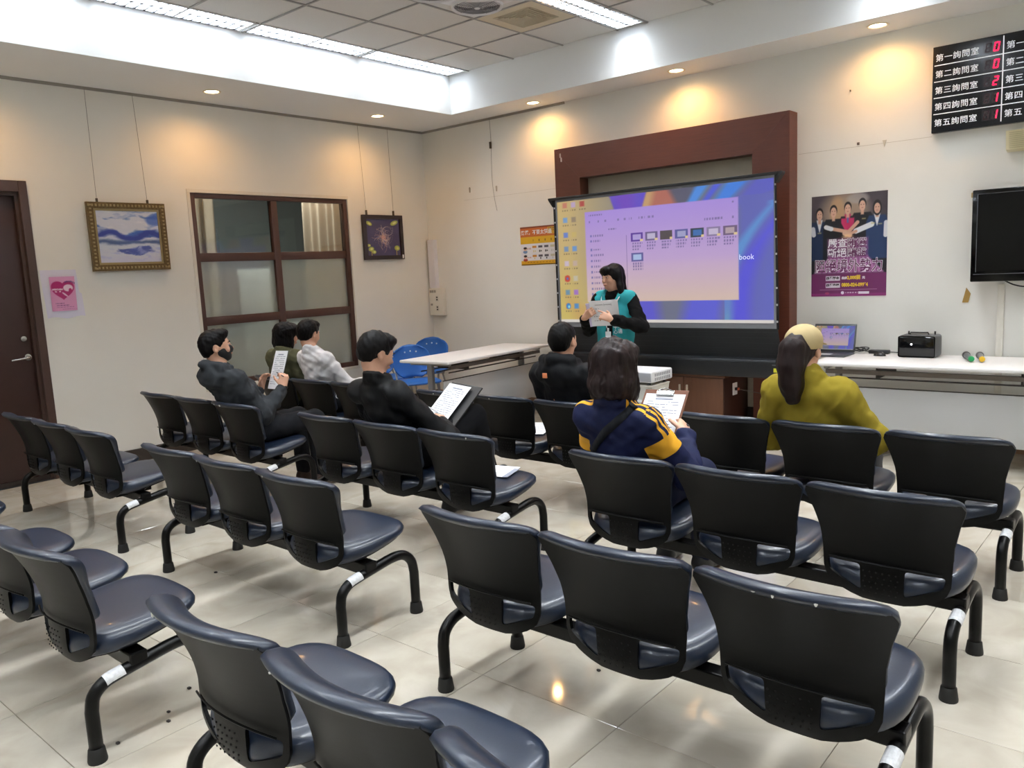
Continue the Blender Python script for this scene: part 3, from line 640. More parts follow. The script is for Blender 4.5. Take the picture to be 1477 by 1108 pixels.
ptext('檢舉獎金', .026, M_pk, .122, .137); ptext('最高', .022, M_pw, .245, .139); ptext('2,000萬', .036, M_py, .288, .137, .0018, sx=.9); ptext('元', .022, M_pw, .405, .139)
ptext('檢舉專線', .026, M_pk, .122, .080); ptext('0800-024-099*4', .040, M_py, .245, .078, .0018, sx=.78)

# --- call-number board
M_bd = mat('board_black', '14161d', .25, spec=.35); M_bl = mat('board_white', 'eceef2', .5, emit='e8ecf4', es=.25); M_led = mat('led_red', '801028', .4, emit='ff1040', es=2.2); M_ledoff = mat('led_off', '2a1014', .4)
BD = thing('number_board', 'black queue number board with white lettering and red digits', 'number board', (5.447, 0, 2.3576))
box('case', 0, 1.12, -.055, 0, 0, .606, M_bd, BD, .004)
for k in range(4): box('rule', .012, 1.108, -.0565, -.054, .606-.018-.114*(k+1)-.003, .606-.018-.114*(k+1)+.003, M_bl, BD)
for xx in (.445,): box('rule', xx-.0035, xx+.0035, -.0567, -.054, .02, .594, M_bl, BD)
SEG = {'0': 'abcdef', '1': 'bc', '2': 'abged', '3': 'abgcd'}
def digit(x, z, ch, parent):
    w_, h_ = .034, .062; th = .009; on = SEG.get(ch, '')
    P = {'a': (x+th*.6, x+w_-th*.6, z+h_-th, z+h_), 'g': (x+th*.6, x+w_-th*.6, z+h_/2-th/2, z+h_/2+th/2), 'd': (x+th*.6, x+w_-th*.6, z, z+th), 'f': (x, x+th, z+h_/2+.002, z+h_-.002), 'b': (x+w_-th, x+w_, z+h_/2+.002, z+h_-.002), 'e': (x, x+th, z+.002, z+h_/2-.002), 'c': (x+w_-th, x+w_, z+.002, z+h_/2-.002)}
    for which, m in ((on, M_led), (''.join(c for c in 'abcdefg' if c not in on), M_ledoff)):
        if not which: continue
        bm = bmesh.new()
        for c in which:
            a, b, c0, c1 = P[c]; vs = add_box(bm, a, b, -.0585, -.0545, c0, c1)
            for v in vs: v.co.x += (v.co.z-z)*.14
        bm_obj('led_digit', bm, m, parent)
for k, (nm, dg) in enumerate(zip('一二三四五', '00211')):
    z = .606-.018-.114*(k+1)+.036
    text('lettering', '第%s詢問室' % nm, .054, M_bl, BD, (.018, -.0562, z-.004), offset=.0003, space=1.08)
    text('lettering', '第%s' % nm, .054, M_bl, BD, (.462, -.0562, z-.004), offset=.0003, space=1.08)
    wn = box('led_window', .325, .432, -.0555, -.054, z-.018, z+.062, mat('led_glass', '1e1014', .25), BD)
    digit(.332, z-.01, '', BD); digit(.383, z-.01, dg, BD)

# --- wall speaker, TV, tape scrap, conduit
t = thing('wall_speaker', 'cream wall loudspeaker under the number board', 'speaker', (5.93, 0, 2.165)); M_cream = mat('cream_plastic', 'ddd3b0', .5)
bm = bmesh.new(); add_prism(bm, [(0, 0), (-.06, .012), (-.085, .14), (0, .15)], 0, .24, 'x'); bm_obj('body', bm, M_cream, t)
gb = bmesh.new()
for k in range(9): add_box(gb, .02, .15, -.088+.0028*k*0-.0, -.060, .022+.0125*k, .027+.0125*k, Matrix.Identity(4))
for v in gb.verts: v.co.y = -.0615-.025*(v.co.z-.012)/.128 - (.004 if v.co.y < -.075 else 0)
g = bm_obj('grille', gb, mat('cream_grille', 'c5bb98', .6), t); g['kind'] = 'stuff'
t = thing('television', 'black flat-screen television on the front wall', 'television', (5.745, -.1, 1.265))
box('housing', 0, 1.1, -.03, .05, 0, .65, mat('tv_gloss', '060607', .12, spec=.35), t, .008); box('screen', .04, 1.06, -.032, -.029, .075, .615, mat('tv_screen', '040405', .2, spec=.2), t); box('bezel_line', .02, 1.08, -.0335, -.0305, .052, .056, mat('tv_edge', '50525a', .3), t); box('bracket', .3, .8, .05, .078, .15, .5, M_black, t)
for (x0_, x1_, z0_, z1_) in ((.033, .037, .07, .62), (1.063, 1.067, .07, .62), (.033, 1.067, .618, .622)): box('bezel_line', x0_, x1_, -.0335, -.0305, z0_, z1_, MATS['tv_edge'], t)
tag(box('wall_clip', 5.72, 5.75, -.04, 0, 1.87, 1.905, mat('clip_tan', 'a08a5c', .5), bevel=.003), 'tan clip at the top left corner of the television', 'clip')
tag(tube('cable', catmull([(5.95, -.07, 1.27), (6.02, -.08, 1.235), (6.1, -.08, 1.225), (6.2, -.07, 1.27)], 5), .005, M_black), 'black cable hanging below the television', 'cable')
o = prism('tape_scrap', [(-.025, -.055), (.015, -.055), (.03, .01), (.0, .055)], -.006, -.001, mat('tape_brown', '9c7a3c', .5), loc=(5.70, 0, 1.165)); tag(o, 'torn brown tape scrap stuck on the front wall below the television', 'tape')
tag(box('wall_conduit', 5.904, 5.948, -.018, 0, .1, 1.24, mat('conduit_white', 'e3dfd4', .5), bevel=.003), 'white cable conduit running up the wall below the television', 'conduit')

# --- projection screen standing on the wooden cabinet
def desktop(U, V):
    n1 = vnoise(U, V, 5, 4, 31)
    img = np.ones(U.shape+(3,))*hx('6b6f7c')
    img = blend(img, np.clip(1-(U-.05)/.45, 0, 1), 'c9ae74'); img = blend(img, np.clip(1-U/.3, 0, 1)*(V < .6)*np.clip(.6-V, 0, .6)/.6, 'cdb860')
    def quad(pts, col, soft=.012, a=1.0):
        nonlocal img
        d = np.full(U.shape, -9.)
        if sum(a[0]*c_[1]-c_[0]*a[1] for a, c_ in zip(pts, pts[1:]+pts[:1])) < 0: pts = pts[::-1]
        for (x0, y0), (x1, y1) in zip(pts, pts[1:]+pts[:1]):
            nx, ny = (y1-y0), -(x1-x0); L = math.hypot(nx, ny); d = np.maximum(d, ((U-x0)*nx+(V-y0)*ny)/L)
        img = blend(img, sstep(d, soft)*a, col)
    # polygons run clockwise
    quad([(.27, 1.05), (.47, 1.05), (.42, .70), (.34, .70)], '5f46c4'); quad([(.30, 1.05), (.40, 1.05), (.40, .86), (.33, .86)], '7a3fb8', .05, .6)
    quad([(.47, 1.05), (.58, 1.05), (.52, .85), (.43, .85)], 'c39a6a'); quad([(.50, 1.02), (.56, 1.05), (.64, .85), (.47, .85)], 'b06858', .03); quad([(.55, 1.05), (.74, 1.05), (.66, .85), (.60, .88)], '57566a', .03)
    quad([(.70, 1.05), (.76, 1.05), (.67, .85), (.63, .85)], '4a8be0', .02); quad([(.78, 1.05), (.82, 1.05), (.72, .85), (.69, .85)], '4b58d8', .02)
    quad([(.83, 1.05), (.94, 1.05), (.80, .84), (.74, .84)], '3f7fe0', .03); quad([(.94, 1.05), (1.05, 1.05), (1.05, .9), (.88, .84), (.80, .80)], '5a5cc0', .05)
    img = blend(img, (U > .85)*np.clip((U-.83)/.05, 0, 1)*(V < .9), '5f63b4')
    q = U-(.80+.21*np.clip(V/.82, 0, 1)**2.2)          # sweeping ribbon
    img = blend(img, sstep(np.abs(q+.015)-.045*np.clip(1.1-V, .25, 1), .03)*(V < .85), '5a8fd0'); img = blend(img, sstep(np.abs(q-.055)-.05*np.clip(1.1-V, .3, 1), .05)*(V < .85), '5450d8')
    img = blend(img, np.clip((q-.11)/.05, 0, 1)*(V < .8), '5d62bc'); img = blend(img, sstep(np.abs(q+.005)-.035, .04)*np.clip(.35-V, 0, .35)/.35, '66a0b8')
    img = blend(img, (V < .18)*(U > .22)*(U < .80)*1.0, '6c6f86'); quad([(.36, .2), (.50, .2), (.52, -.05), (.38, -.05)], '5d58cc', .06); quad([(.64, .2), (.80, .2), (.78, -.05), (.60, -.05)], '5a5cd4', .06)
    quad([(.02, .25), (.22, .05), (.24, -.05), (.10, -.05)], 'c89a5a', .06, .6)
    # explorer window
    m = sstep(np.maximum(np.abs(U-.505)-.356, np.abs(V-.532)-.364), .006); g = np.clip((V-.17)/.72, 0, 1)
    wcol = (hx('d6bcae')[None, None]*(1-np.clip(g*2.2, 0, 1)[..., None]) + hx('c3a6cf')[None, None]*np.clip(g*2.2, 0, 1)[..., None]); wcol = wcol*(1-np.clip(g*1.6-.6, 0, 1)[..., None]) + hx('a98ddc')[None, None]*np.clip(g*1.6-.6, 0, 1)[..., None]
    img = img*(1-m[..., None]) + wcol*m[..., None]
    def bars(u0, u1, v, h, f=170, c='6d5f90', a=.75): 
        nonlocal img
        img = blend(img, ((U > u0) & (U < u1) & (np.abs(V-v) < h) & (np.sin(U*f*6.28*.5) > -.35)).astype(float)*a, c)
    img = blend(img, ((np.abs(U-.359) < .0014) & (V > .24) & (V < .69)).astype(float)*.7, '5c5080')
    for k, cs in enumerate([('5a2f9a', 'c8c0e8'), ('6a5a86', 'd9d2e8'), ('4f4448', '8a6a50'), ('5a5a9a', 'b8b8d8'), ('3a4450', '3a7ad0'), ('8a7aa0', 'd8cce4'), ('6e5a7a', 'c8b4b4')]):
        u0 = .381+.0695*k
        img = blend(img, ((U > u0) & (U < u0+.058) & (V > .635) & (V < .70)).astype(float), cs[0]); img = blend(img, ((U > u0+.010) & (U < u0+.048) & (V > .645) & (V < .69)).astype(float)*(.75), cs[1]) if k != 2 else img
        img = blend(img, ((U > u0+.045) & (U < u0+.058) & (V > .632) & (V < .652)).astype(float), 'e0c890')
        for q_ in range(3): bars(u0+.003, u0+.055-.008*q_, .618-.022*q_, .007)
    img = blend(img, ((U > .381) & (U < .439) & (V > .48) & (V < .545)).astype(float), '5e5a9a'); img = blend(img, ((U > .391) & (U < .43) & (V > .49) & (V < .535)).astype(float), 'a8bce0')
    for q_ in range(3): bars(.384, .436, .463-.022*q_, .007)
    for k in range(11): bars(.19, .225+.02*(k % 3 == 0), .70-.04*k if k < 2 else .66-.045*k+.02, .008); img = blend(img, ((np.abs(U-.178) < .005) & (np.abs(V-(.70-.04*k if k < 2 else .68-.045*k)) < .009)).astype(float)*.7, '5a5aa0')
    bars(.17, .24, .865, .007); bars(.27, .31, .745, .008)
    for u0 in (.17, .21, .25, .315, .345, .375, .42, .465): bars(u0, u0+.012+.02*(u0 > .4), .815, .009, 120, '6d5f90', .7)
    bars(.72, .80, .76, .007); bars(.835, .845, .76, .008); bars(.835, .845, .865, .007)
    # desktop icons
    cols = ['c05a5a', '9a6ad0', '6a9ad8', '3f86d0', '5a7ad8', 'b8a0d0', '4a7fd0', '8a7a6a', 'c8b8d8', 'c9b060', 'b03a3a', '5a90d8', '3a80c8', 'c0a8a0', 'd05a4a', 'c0c0c0']
    rows = [.957, .837, .715, .60, .48, .355, .24, .125]
    for i, v in enumerate(rows):
        for j, u in enumerate((.042, .088, .136)):
            if j == 2 and i not in (0,): continue
            img = blend(img, sstep(np.maximum(np.abs(U-u)-.012, np.abs(V-v-.01)-.021), .008)*(.85 if (i+j) % 3 else .65), cols[(i*2+j*5) % 16]); bars(u-.018, u+.018, v-.032, .006, 150, '7a6a50', .7)
    img = blend(img, sstep(np.abs(np.hypot(U-.043, (V-.365)*.53)-.011)-.004, .004), 'c84a3a'); img = blend(img, sstep(np.hypot(U-.043, (V-.365)*.53)-.005, .004), '3a70c8'); img = blend(img, sstep(np.hypot(U-.043, (V-.135)*.53)-.013, .004), '2f7fc0'); img = blend(img, sstep(np.hypot(U-.046, (V-.13)*.53)-.006, .004), '9adce0')
    # task bar
    tb = (V < .022).astype(float); img = blend(img, tb, 'd8d2cc')
    return img
PS = thing('projection_screen', 'floor projection screen showing a computer desktop, black border and base', 'projection screen', (0, -.47, 0))
SX0, SX1, SZ0, SZ1 = 2.29, 4.425, .985, 2.13
img_m = mat('projected_picture', '2a2a2c', attr='col', rough=.7, es=.66, dim=True)  # projector's light put into the sheet as a glow
mesh_obj('screen_image', picture_mesh('screen_image', SX1-SX0, SZ1-SZ0, 430, 240, desktop), img_m, PS, (SX0, -.004, SZ0))
bm = bmesh.new(); add_prism(bm, [(SX0-.025, SZ0-.05), (SX1+.02, SZ0-.05), (SX1+.004, SZ1+.03), (SX0-.022, SZ1+.03)], -.002, .002); bm_obj('screen_sheet', bm, mat('screen_grey', '7d7f84', .7), PS)
# black skirt below the sheet edge
bm = bmesh.new(); add_prism(bm, [(SX0-.03, .70), (SX1+.065, .70), (SX1+.03, SZ0-.045), (SX0-.022, SZ0-.045)], -.003, .003); bm_obj('black_skirt', bm, mat('skirt_black', '0e1013', .6), PS)
for k in range(5): box('skirt_fold', SX0-.02, SX1+.04, -.0045, .0, .73+.045*k, .731+.045*k, mat('skirt_line', '23262b', .5), PS)
bm = bmesh.new(); add_prism(bm, [(SX0-.045, SZ0-.05), (SX0-.028, SZ0-.05), (SX0-.024, SZ1+.03), (SX0-.05, SZ1+.03)], -.002, .003); bm_obj('side_border', bm, mat('skirt_black', '0e1013', .6), PS); bm = bmesh.new(); add_prism(bm, [(SX1+.022, SZ0-.05), (SX1+.042, SZ0-.05), (SX1+.02, SZ1+.03), (SX1+.006, SZ1+.03)], -.002, .003); bm_obj('side_border', bm, mat('skirt_black', '0e1013', .6), PS)
for k in range(9):
    for xx in (SX0-.034, SX1+.012+.002*(8-k)): box('tension_tab', xx-.006, xx+.006, -.006, -.002, .99+.135*k, 1.005+.135*k, mat('tab_white', 'c8c8cc', .5), PS)
bm = bmesh.new(); add_box(bm, SX0-.07, SX1+.04, -.02, .02, SZ1+.022, SZ1+.045, bevel=.004); bm_obj('top_bar', bm, M_black, PS)
for s, xx in ((-1, SX0-.05), (1, SX1+.02)): prism('corner_bracket', [(xx, SZ1+.045), (xx+s*.05, SZ1+.045), (xx+s*.05, SZ1+.03), (xx, SZ1-.04)], -.015, .05, M_black, PS)
base = box('base_case', SX0-.12, SX1+.16, -.10, .10, .545, .70, mat('base_black', '1a1c20', .35), PS, .02)
box('case_groove', SX0-.12, SX1+.16, -.104, -.098, .672, .676, mat('skirt_line', '23262b', .5), PS)
box('warning_label', 4.462, 4.512, -.103, -.0995, .60, .632, mat('label_yellow', 'd8d83a', .5), PS)
box('brand_plate', 4.45, 4.485, -.103, -.0995, .655, .661, mat('label_grey', '6a6d74', .5), PS)
tube('prop', [(3.35, .06, .7), (3.35, .05, SZ1+.03)], .012, M_black, PS)
text('lettering', 'book', .062, mat('projected_white', 'd8d8f0', .5, emit='d8dcff', es=.4), PS, (4.132, -.0055, 1.505))  # lettering carries the projector's light as a glow too

# --- wooden cabinet under the screen
M_cab = mat('cabinet_wood', '6d4833', .45, noise=.16, nscale=5, stretch=(6, 6, .6)); M_cab2 = mat('cabinet_side', '40241c', .45, noise=.12, nscale=5, stretch=(6, 6, .6))
t = thing('wooden_cabinet', 'low brown wooden cabinet under the projection screen', 'cabinet', (3.63, -.26, 0))
box('carcass', -.37, .37, -.24, .23, .03, .52, M_cab2, t, .003); box('top_board', -.385, .385, -.255, .235, .52, .545, M_cab, t, .003); box('dark_base', -.35, .35, -.22, .2, 0, .03, M_dark, t)
for s in (-1, 1):
    d = box('door', min(s*.002, s*.368), max(s*.002, s*.368), -.257, -.24, .04, .515, M_cab, t, .002)
    box('handle', s*.035-.007, s*.035+.007, -.275, -.257, .355, .45, mat('handle_pale', 'd8d2c4', .35, metal=.3), d, .003)
t2 = thing('socket_plate', 'white socket plate with plugged cable on the cabinet side', 'socket', (4.001, -.30, .40)); box('plate', 0, .008, -.04, .04, -.05, .055, M_paper, t2, .002)
box('plug', .008, .03, -.015, .015, -.01, .015, M_black, t2, .003); box('plug_tip', .03, .045, -.01, .01, -.008, .012, mat('plug_red', 'c8603c', .5), t2, .002)
tube('lead', catmull([(.045, 0, 0), (.12, .0, -.01), (.25, .03, -.03), (.4, .1, -.035), (.52, .13, -.01)], 5), .0035, mat('lead_grey', '5a5552', .5), t2, 6)

# --- folding tables
def folding_table(name, label, L, D, loc, rotz):
    t = thing(name, label, 'table', loc, rotz); z = .72
    box('table_top', -L/2, L/2, -D/2, D/2, z-.028, z, M_twhite, t, .010, seg=3)
    box('front_rail', -L/2+.10, L/2-.10, -D/2+.055, -D/2+.085, z-.085, z-.055, mat('rail_brown', '6a625c', .4, metal=.3), t)
    for (yy, zz) in ((-D/2+.10, z-.118), (-.05, z-.115), (.14, z-.115)): tube('shelf_rod', [(-L/2+.12, yy, zz), (L/2-.12, yy, zz)], .006, mat('rod_dark', '3c3836', .4, metal=.5), t, 8)
    for xx in (-L/4, L/4): box('shelf_bracket', xx-.006, xx+.006, -D/2+.10, D/2-.12, z-.12, z-.03, mat('rod_dark', '3c3836', .4, metal=.5), t)
    box('modesty_panel', -L/2+.07, L/2-.07, -D/2+.125, -D/2+.137, .17, z-.19, M_tgrey, t, .003)
    box('panel_trim', -L/2+.07, L/2-.07, -D/2+.122, -D/2+.14, z-.192, z-.186, mat('rod_dark', '3c3836', .4, metal=.5), t)
    for s in (-1, 1):
        lg = box('leg', s*(L/2-.10)-.02, s*(L/2-.10)+.02, -.03, .03, .05, z-.028, M_steel, t, .006)
        bm = bmesh.new(); add_box(bm, s*(L/2-.10)-.022, s*(L/2-.10)+.022, -D/2+.06, D/2-.06, .025, .055, bevel=.01); bm_obj('foot', bm, M_steel, lg)
        bm = bmesh.new(); add_box(bm, s*(L/2-.10)-.018, s*(L/2-.10)+.018, -D/2+.06, D/2-.06, z-.052, z-.028, bevel=.006); bm_obj('cross_bar', bm, M_steel, lg)
        for yy in (-D/2+.09, D/2-.09): lathe('castor', [(0, -.012), (.018, -.012), (.022, -.008), (.022, .008), (.018, .012), (0, .012)], M_black, lg, 16, (s*(L/2-.10), yy, .022), (0, PI/2, 0))
    return t
folding_table('folding_table', 'white folding table along the left side in front of the blue chairs', 1.62, .61, (1.565, -.91, 0), PI/2+math.radians(3.5))
folding_table('folding_table', 'long white folding table under the poster holding the laptop and speaker', 1.8, .7, (5.72, -.415, 0), 0)

# --- blue plastic chairs
def blue_chair(loc, rotz, label):
    t = thing('stacking_chair', label, 'chair', loc, rotz, 'blue stacking chairs'); n, m_ = 22, 14       # faces +x
    V = np.zeros((n, m_, 3))
    for i in range(n):
        for j in range(m_):
            a = 2*i/(n-1)-1; b = j/(m_-1); half = .21*math.sqrt(max(0, 1-abs(2*b*.92-.92)**3.2))*(1-.12*(1-b)); V[i, j] = (-.19-.06*b+.04*a*a, a*half, .46+.335*b-.035*a*a*b*b)
    me = grid_mesh('backrest', V); o = mesh_obj('backrest', me, M_blue, t, smooth=True); md = o.modifiers.new('s', 'SOLIDIFY'); md.thickness = .012
    for k in range(3): lathe('rivet', [(0, .004), (.008, .003), (.009, 0), (0, 0)], mat('rivet_white', 'e8ecf2', .4), o, 10, (-.224+.008*abs(k-1), (k-1)*.06, .725-.008*abs(k-1)), (0, PI/2, 0)) ; 
    V = np.zeros((n, m_, 3))
    for i in range(n):
        for j in range(m_):
            a = 2*i/(n-1)-1; b = 2*j/(m_-1)-1; half = .215*(1-.25*abs(b)**6); V[i, j] = (.02+.22*b*(1-.06*a*a), a*half, .43-.018*(1-a*a)*(1-b*b)-.03*max(0, b-.7))
    o = mesh_obj('seat', grid_mesh('seat', V), M_blue, t, smooth=True); md = o.modifiers.new('s', 'SOLIDIFY'); md.thickness = .014
    for s in (-1, 1):
        tube('leg', catmull([(.2, s*.2, .0), (.17, s*.19, .2), (.13, s*.175, .40), (.02, s*.17, .412), (-.1, s*.17, .41), (-.19, s*.17, .47), (-.215, s*.16, .62)], 4), .0105, M_steel, t, 8)
        tube('leg', catmull([(-.22, s*.2, .0), (-.12, s*.185, .22), (-.02, s*.172, .405)], 4), .0105, M_steel, t, 8)
    tube('stretcher', [(-.1, -.17, .39), (-.1, .17, .39)], .008, M_steel, t, 8)
    return t
blue_chair((.98, -1.22, 0), math.radians(-28), 'blue plastic chair pulled up to the end of the left table'); blue_chair((.42, -.55, 0), math.radians(-62), 'blue plastic chair standing in the corner under the power box'); blue_chair((.42, -1.12, 0), math.radians(-10), 'blue plastic chair half hidden behind the other two blue chairs')

# --- projector on its stand
M_pj = mat('projector_white', 'e2e4e8', .4); M_pjg = mat('projector_grey', 'a9acb4', .45)
t = thing('projector_stand', 'small grey projector trolley in front of the screen', 'stand', (3.80, -1.46, 0))
box('shelf', -.22, .22, -.2, .2, .47, .49, M_tgrey, t, .004); box('lower_shelf', -.2, .2, -.18, .18, .12, .135, M_tgrey, t, .004)
for sx in (-1, 1):
    for sy in (-1, 1): tube('leg', [(sx*.19, sy*.17, 0), (sx*.19, sy*.17, .47)], .011, M_steel, t, 8)
t = thing('storage_box', 'translucent white plastic box under the projector', 'box', (3.83, -1.46, .491)); 
bm = bmesh.new(); V = [(-.12, -.13), (.12, -.13), (.12, .13), (-.12, .13)]; A = [bm.verts.new((x*.9, y*.9, 0)) for x, y in V]; B = [bm.verts.new((x, y, .105)) for x, y in V]; bm.faces.new(A)
for i in range(4): bm.faces.new((A[i], A[(i+1) % 4], B[(i+1) % 4], B[i]))
bm.faces.new(B); bm_obj('tub', bm, mat('milky_plastic', 'd6d4cc', .35), t); box('lid', -.125, .125, -.135, .135, .105, .114, mat('milky_plastic', 'd6d4cc', .35), t, .004)
t = thing('projector', 'white data projector with side vents facing the screen', 'projector', (3.80, -1.46, .625))
box('body', -.17, .16, -.14, .165, .0, .085, M_pj, t, .012, seg=3); box('rear_panel', -.16, .15, -.1425, -.138, .008, .074, M_pjg, t, .002); lathe('lens', [(0, 0), (.03, 0), (.034, .02), (.028, .022), (0, .018)], M_black, t, 20, (-.06, .162, .045), (-PI/2, 0, 0))
for k in range(9):
    for q in range(2): box('vent_slot', .1585, .1615, -.10+.026*k, -.085+.026*k, .014+.032*q, .036+.032*q, mat('vent_grey', '9a9da4', .5), t)
for sx in (-.12, .11): lathe('foot', [(0, -.02), (.012, -.02), (.012, .002), (0, .002)], M_black, t, 12, (sx, -.1, 0)); lathe('foot', [(0, -.02), (.012, -.02), (.012, .002), (0, .002)], M_black, t, 12, (sx, .12, 0))
t = thing('folder', 'teal folder with white papers beside the projector', 'folder', (3.63, -1.56, .491)); box('cover', -.07, .05, -.1, .08, 0, .02, mat('teal_card', '3c8a8c', .5), t, .002); box('sheets', -.065, .045, -.095, .075, .02, .028, M_paper, t)

# --- things on the right-hand table (top z = .72)
t = thing('laptop', 'open grey laptop showing the same desktop on the right table', 'laptop', (4.80, -.30, .72))
box('base', -.165, .165, -.13, .11, .0, .017, mat('laptop_grey', '3a3d42', .4), t, .005); box('keyboard', -.145, .145, -.02, .09, .0165, .0185, M_black, t); box('touch_pad', -.045, .05, -.115, -.04, .0168, .0182, mat('pad_grey', 'b9bcc2', .35), t)
lidM = bpy.data.objects.new('x', None); bpy.data.objects.remove(lidM)
LA = (math.radians(-14), 0, 0); ld_ = box('lid', -.165, .165, -.003, .006, 0, .225, mat('laptop_grey', '3a3d42', .4), t, .003, (0, .11, .017), LA)
mesh_obj('display', picture_mesh('display', .306, .19, 150, 90, desktop), mat('laptop_display', '101012', attr='col', rough=.25, es=.46, dim=True), ld_, (-.153, -.0045, .018))
t = thing('speaker_box', 'black portable amplifier box with carry handle on the right table', 'speaker', (5.44, -.20, .72))
box('body', -.13, .13, -.09, .10, .0, .165, mat('amp_grey', '4a4c50', .45), t, .02, seg=3); box('front_panel', -.128, .128, -.096, -.085, .003, .162, mat('amp_gloss', '0c0d10', .1), t, .014, seg=3)
lathe('power_light', [(0, .003), (.006, .002), (.007, 0), (0, 0)], mat('amp_light', 'ffffff', .3, emit='ffffff', es=3), t, 12, (-.035, -.0965, .10), (PI/2, 0, 0))
tube('handle', [(-.07, .0, .165), (-.065, .0, .18), (.055, .0, .18), (.06, .0, .165)], .006, M_black, t, 8)
for s in (-.08, .10): tube('strap_post', [(s, .01, .16), (s, .01, .19)], .006, M_black, t, 8)
for x, c, l in ((5.80, '1c9a58', 'wireless microphone with green end cap on the right table'), (5.875, 'e0b428', 'wireless microphone with yellow end cap on the right table')):
    t = thing('microphone', l, 'microphone', (x, -.36, .745), (x-5.84)*-1.2+.28)
    lathe('body', [(0, -.10), (.017, -.10), (.018, -.06), (.016, .05), (.022, .10), (0, .10)], mat('mic_grey', '5d6066', .35), t, 20, (0, 0, 0), (-PI/2, 0, 0))
    lathe('end_cap', [(0, -.125), (.016, -.123), (.019, -.115), (.019, -.095), (0, -.095)], mat('mic_cap_'+c, c, .4), t, 20, (0, 0, 0), (-PI/2, 0, 0))
    lathe('head', [(0, .10), (.023, .10), (.026, .115), (.026, .135), (.018, .155), (0, .16)], M_black, t, 20, (0, 0, 0), (-PI/2, 0, 0))
t = thing('computer_mouse', 'black computer mouse on the right table', 'mouse', (5.17, -.25, .72)); V = np.zeros((16, 12, 3))
for i in range(16):
    for j in range(12):
        a = 2*PI*i/15; b = PI/2*j/11; V[i, j] = (.045*math.cos(a)*math.cos(b), .028*math.sin(a)*math.cos(b), .001+.03*math.sin(b))
mesh_obj('shell', grid_mesh('shell', V), M_black, t, smooth=True); box('wheel', .012, .026, -.003, .003, .024, .031, M_steel, t, .002)
t = thing('power_adapter', 'black laptop power adapter on the right table', 'adapter', (5.14, -.10, .72)); box('brick', -.09, .06, -.03, .03, 0, .03, M_black, t, .006)
rs = random.Random(5); pts = [(-.26, .0, .012)]
for k in range(18): a = k*.9; pts.append((-.17+.055*math.cos(a)+.02*rs.random(), .0+.035*math.sin(a*1.3), .012+.035*rs.random()))
pts += [(-.09, 0, .015)]
tube('lead', catmull(pts, 4), .0035, M_black, t, 6); tube('lead', catmull([(.06, 0, .015), (.10, .02, .012), (.16, .0, .01)], 4), .0035, M_black, t, 6); box('tag', -.25, -.235, -.012, .012, .006, .02, mat('plug_red', 'c8603c', .5), t)
t = thing('floor_cable', 'tangled cable lying on the floor under the right table', 'cable', (5.1, -.45, 0)); pts = [(-.2+.02*k, .05*math.sin(k*1.1), .006+.01*abs(math.sin(k*.7))) for k in range(20)]; tube('lead', catmull(pts, 3), .005, mat('cable_red', '6a3a34', .5), t, 6); tube('lead', catmull([(-.15, -.16, .006), (0, -.2, .006), (.15, -.12, .006), (.22, 0, .006)], 4), .005, mat('cable_grey', 'b8b8b4', .5), t, 6)

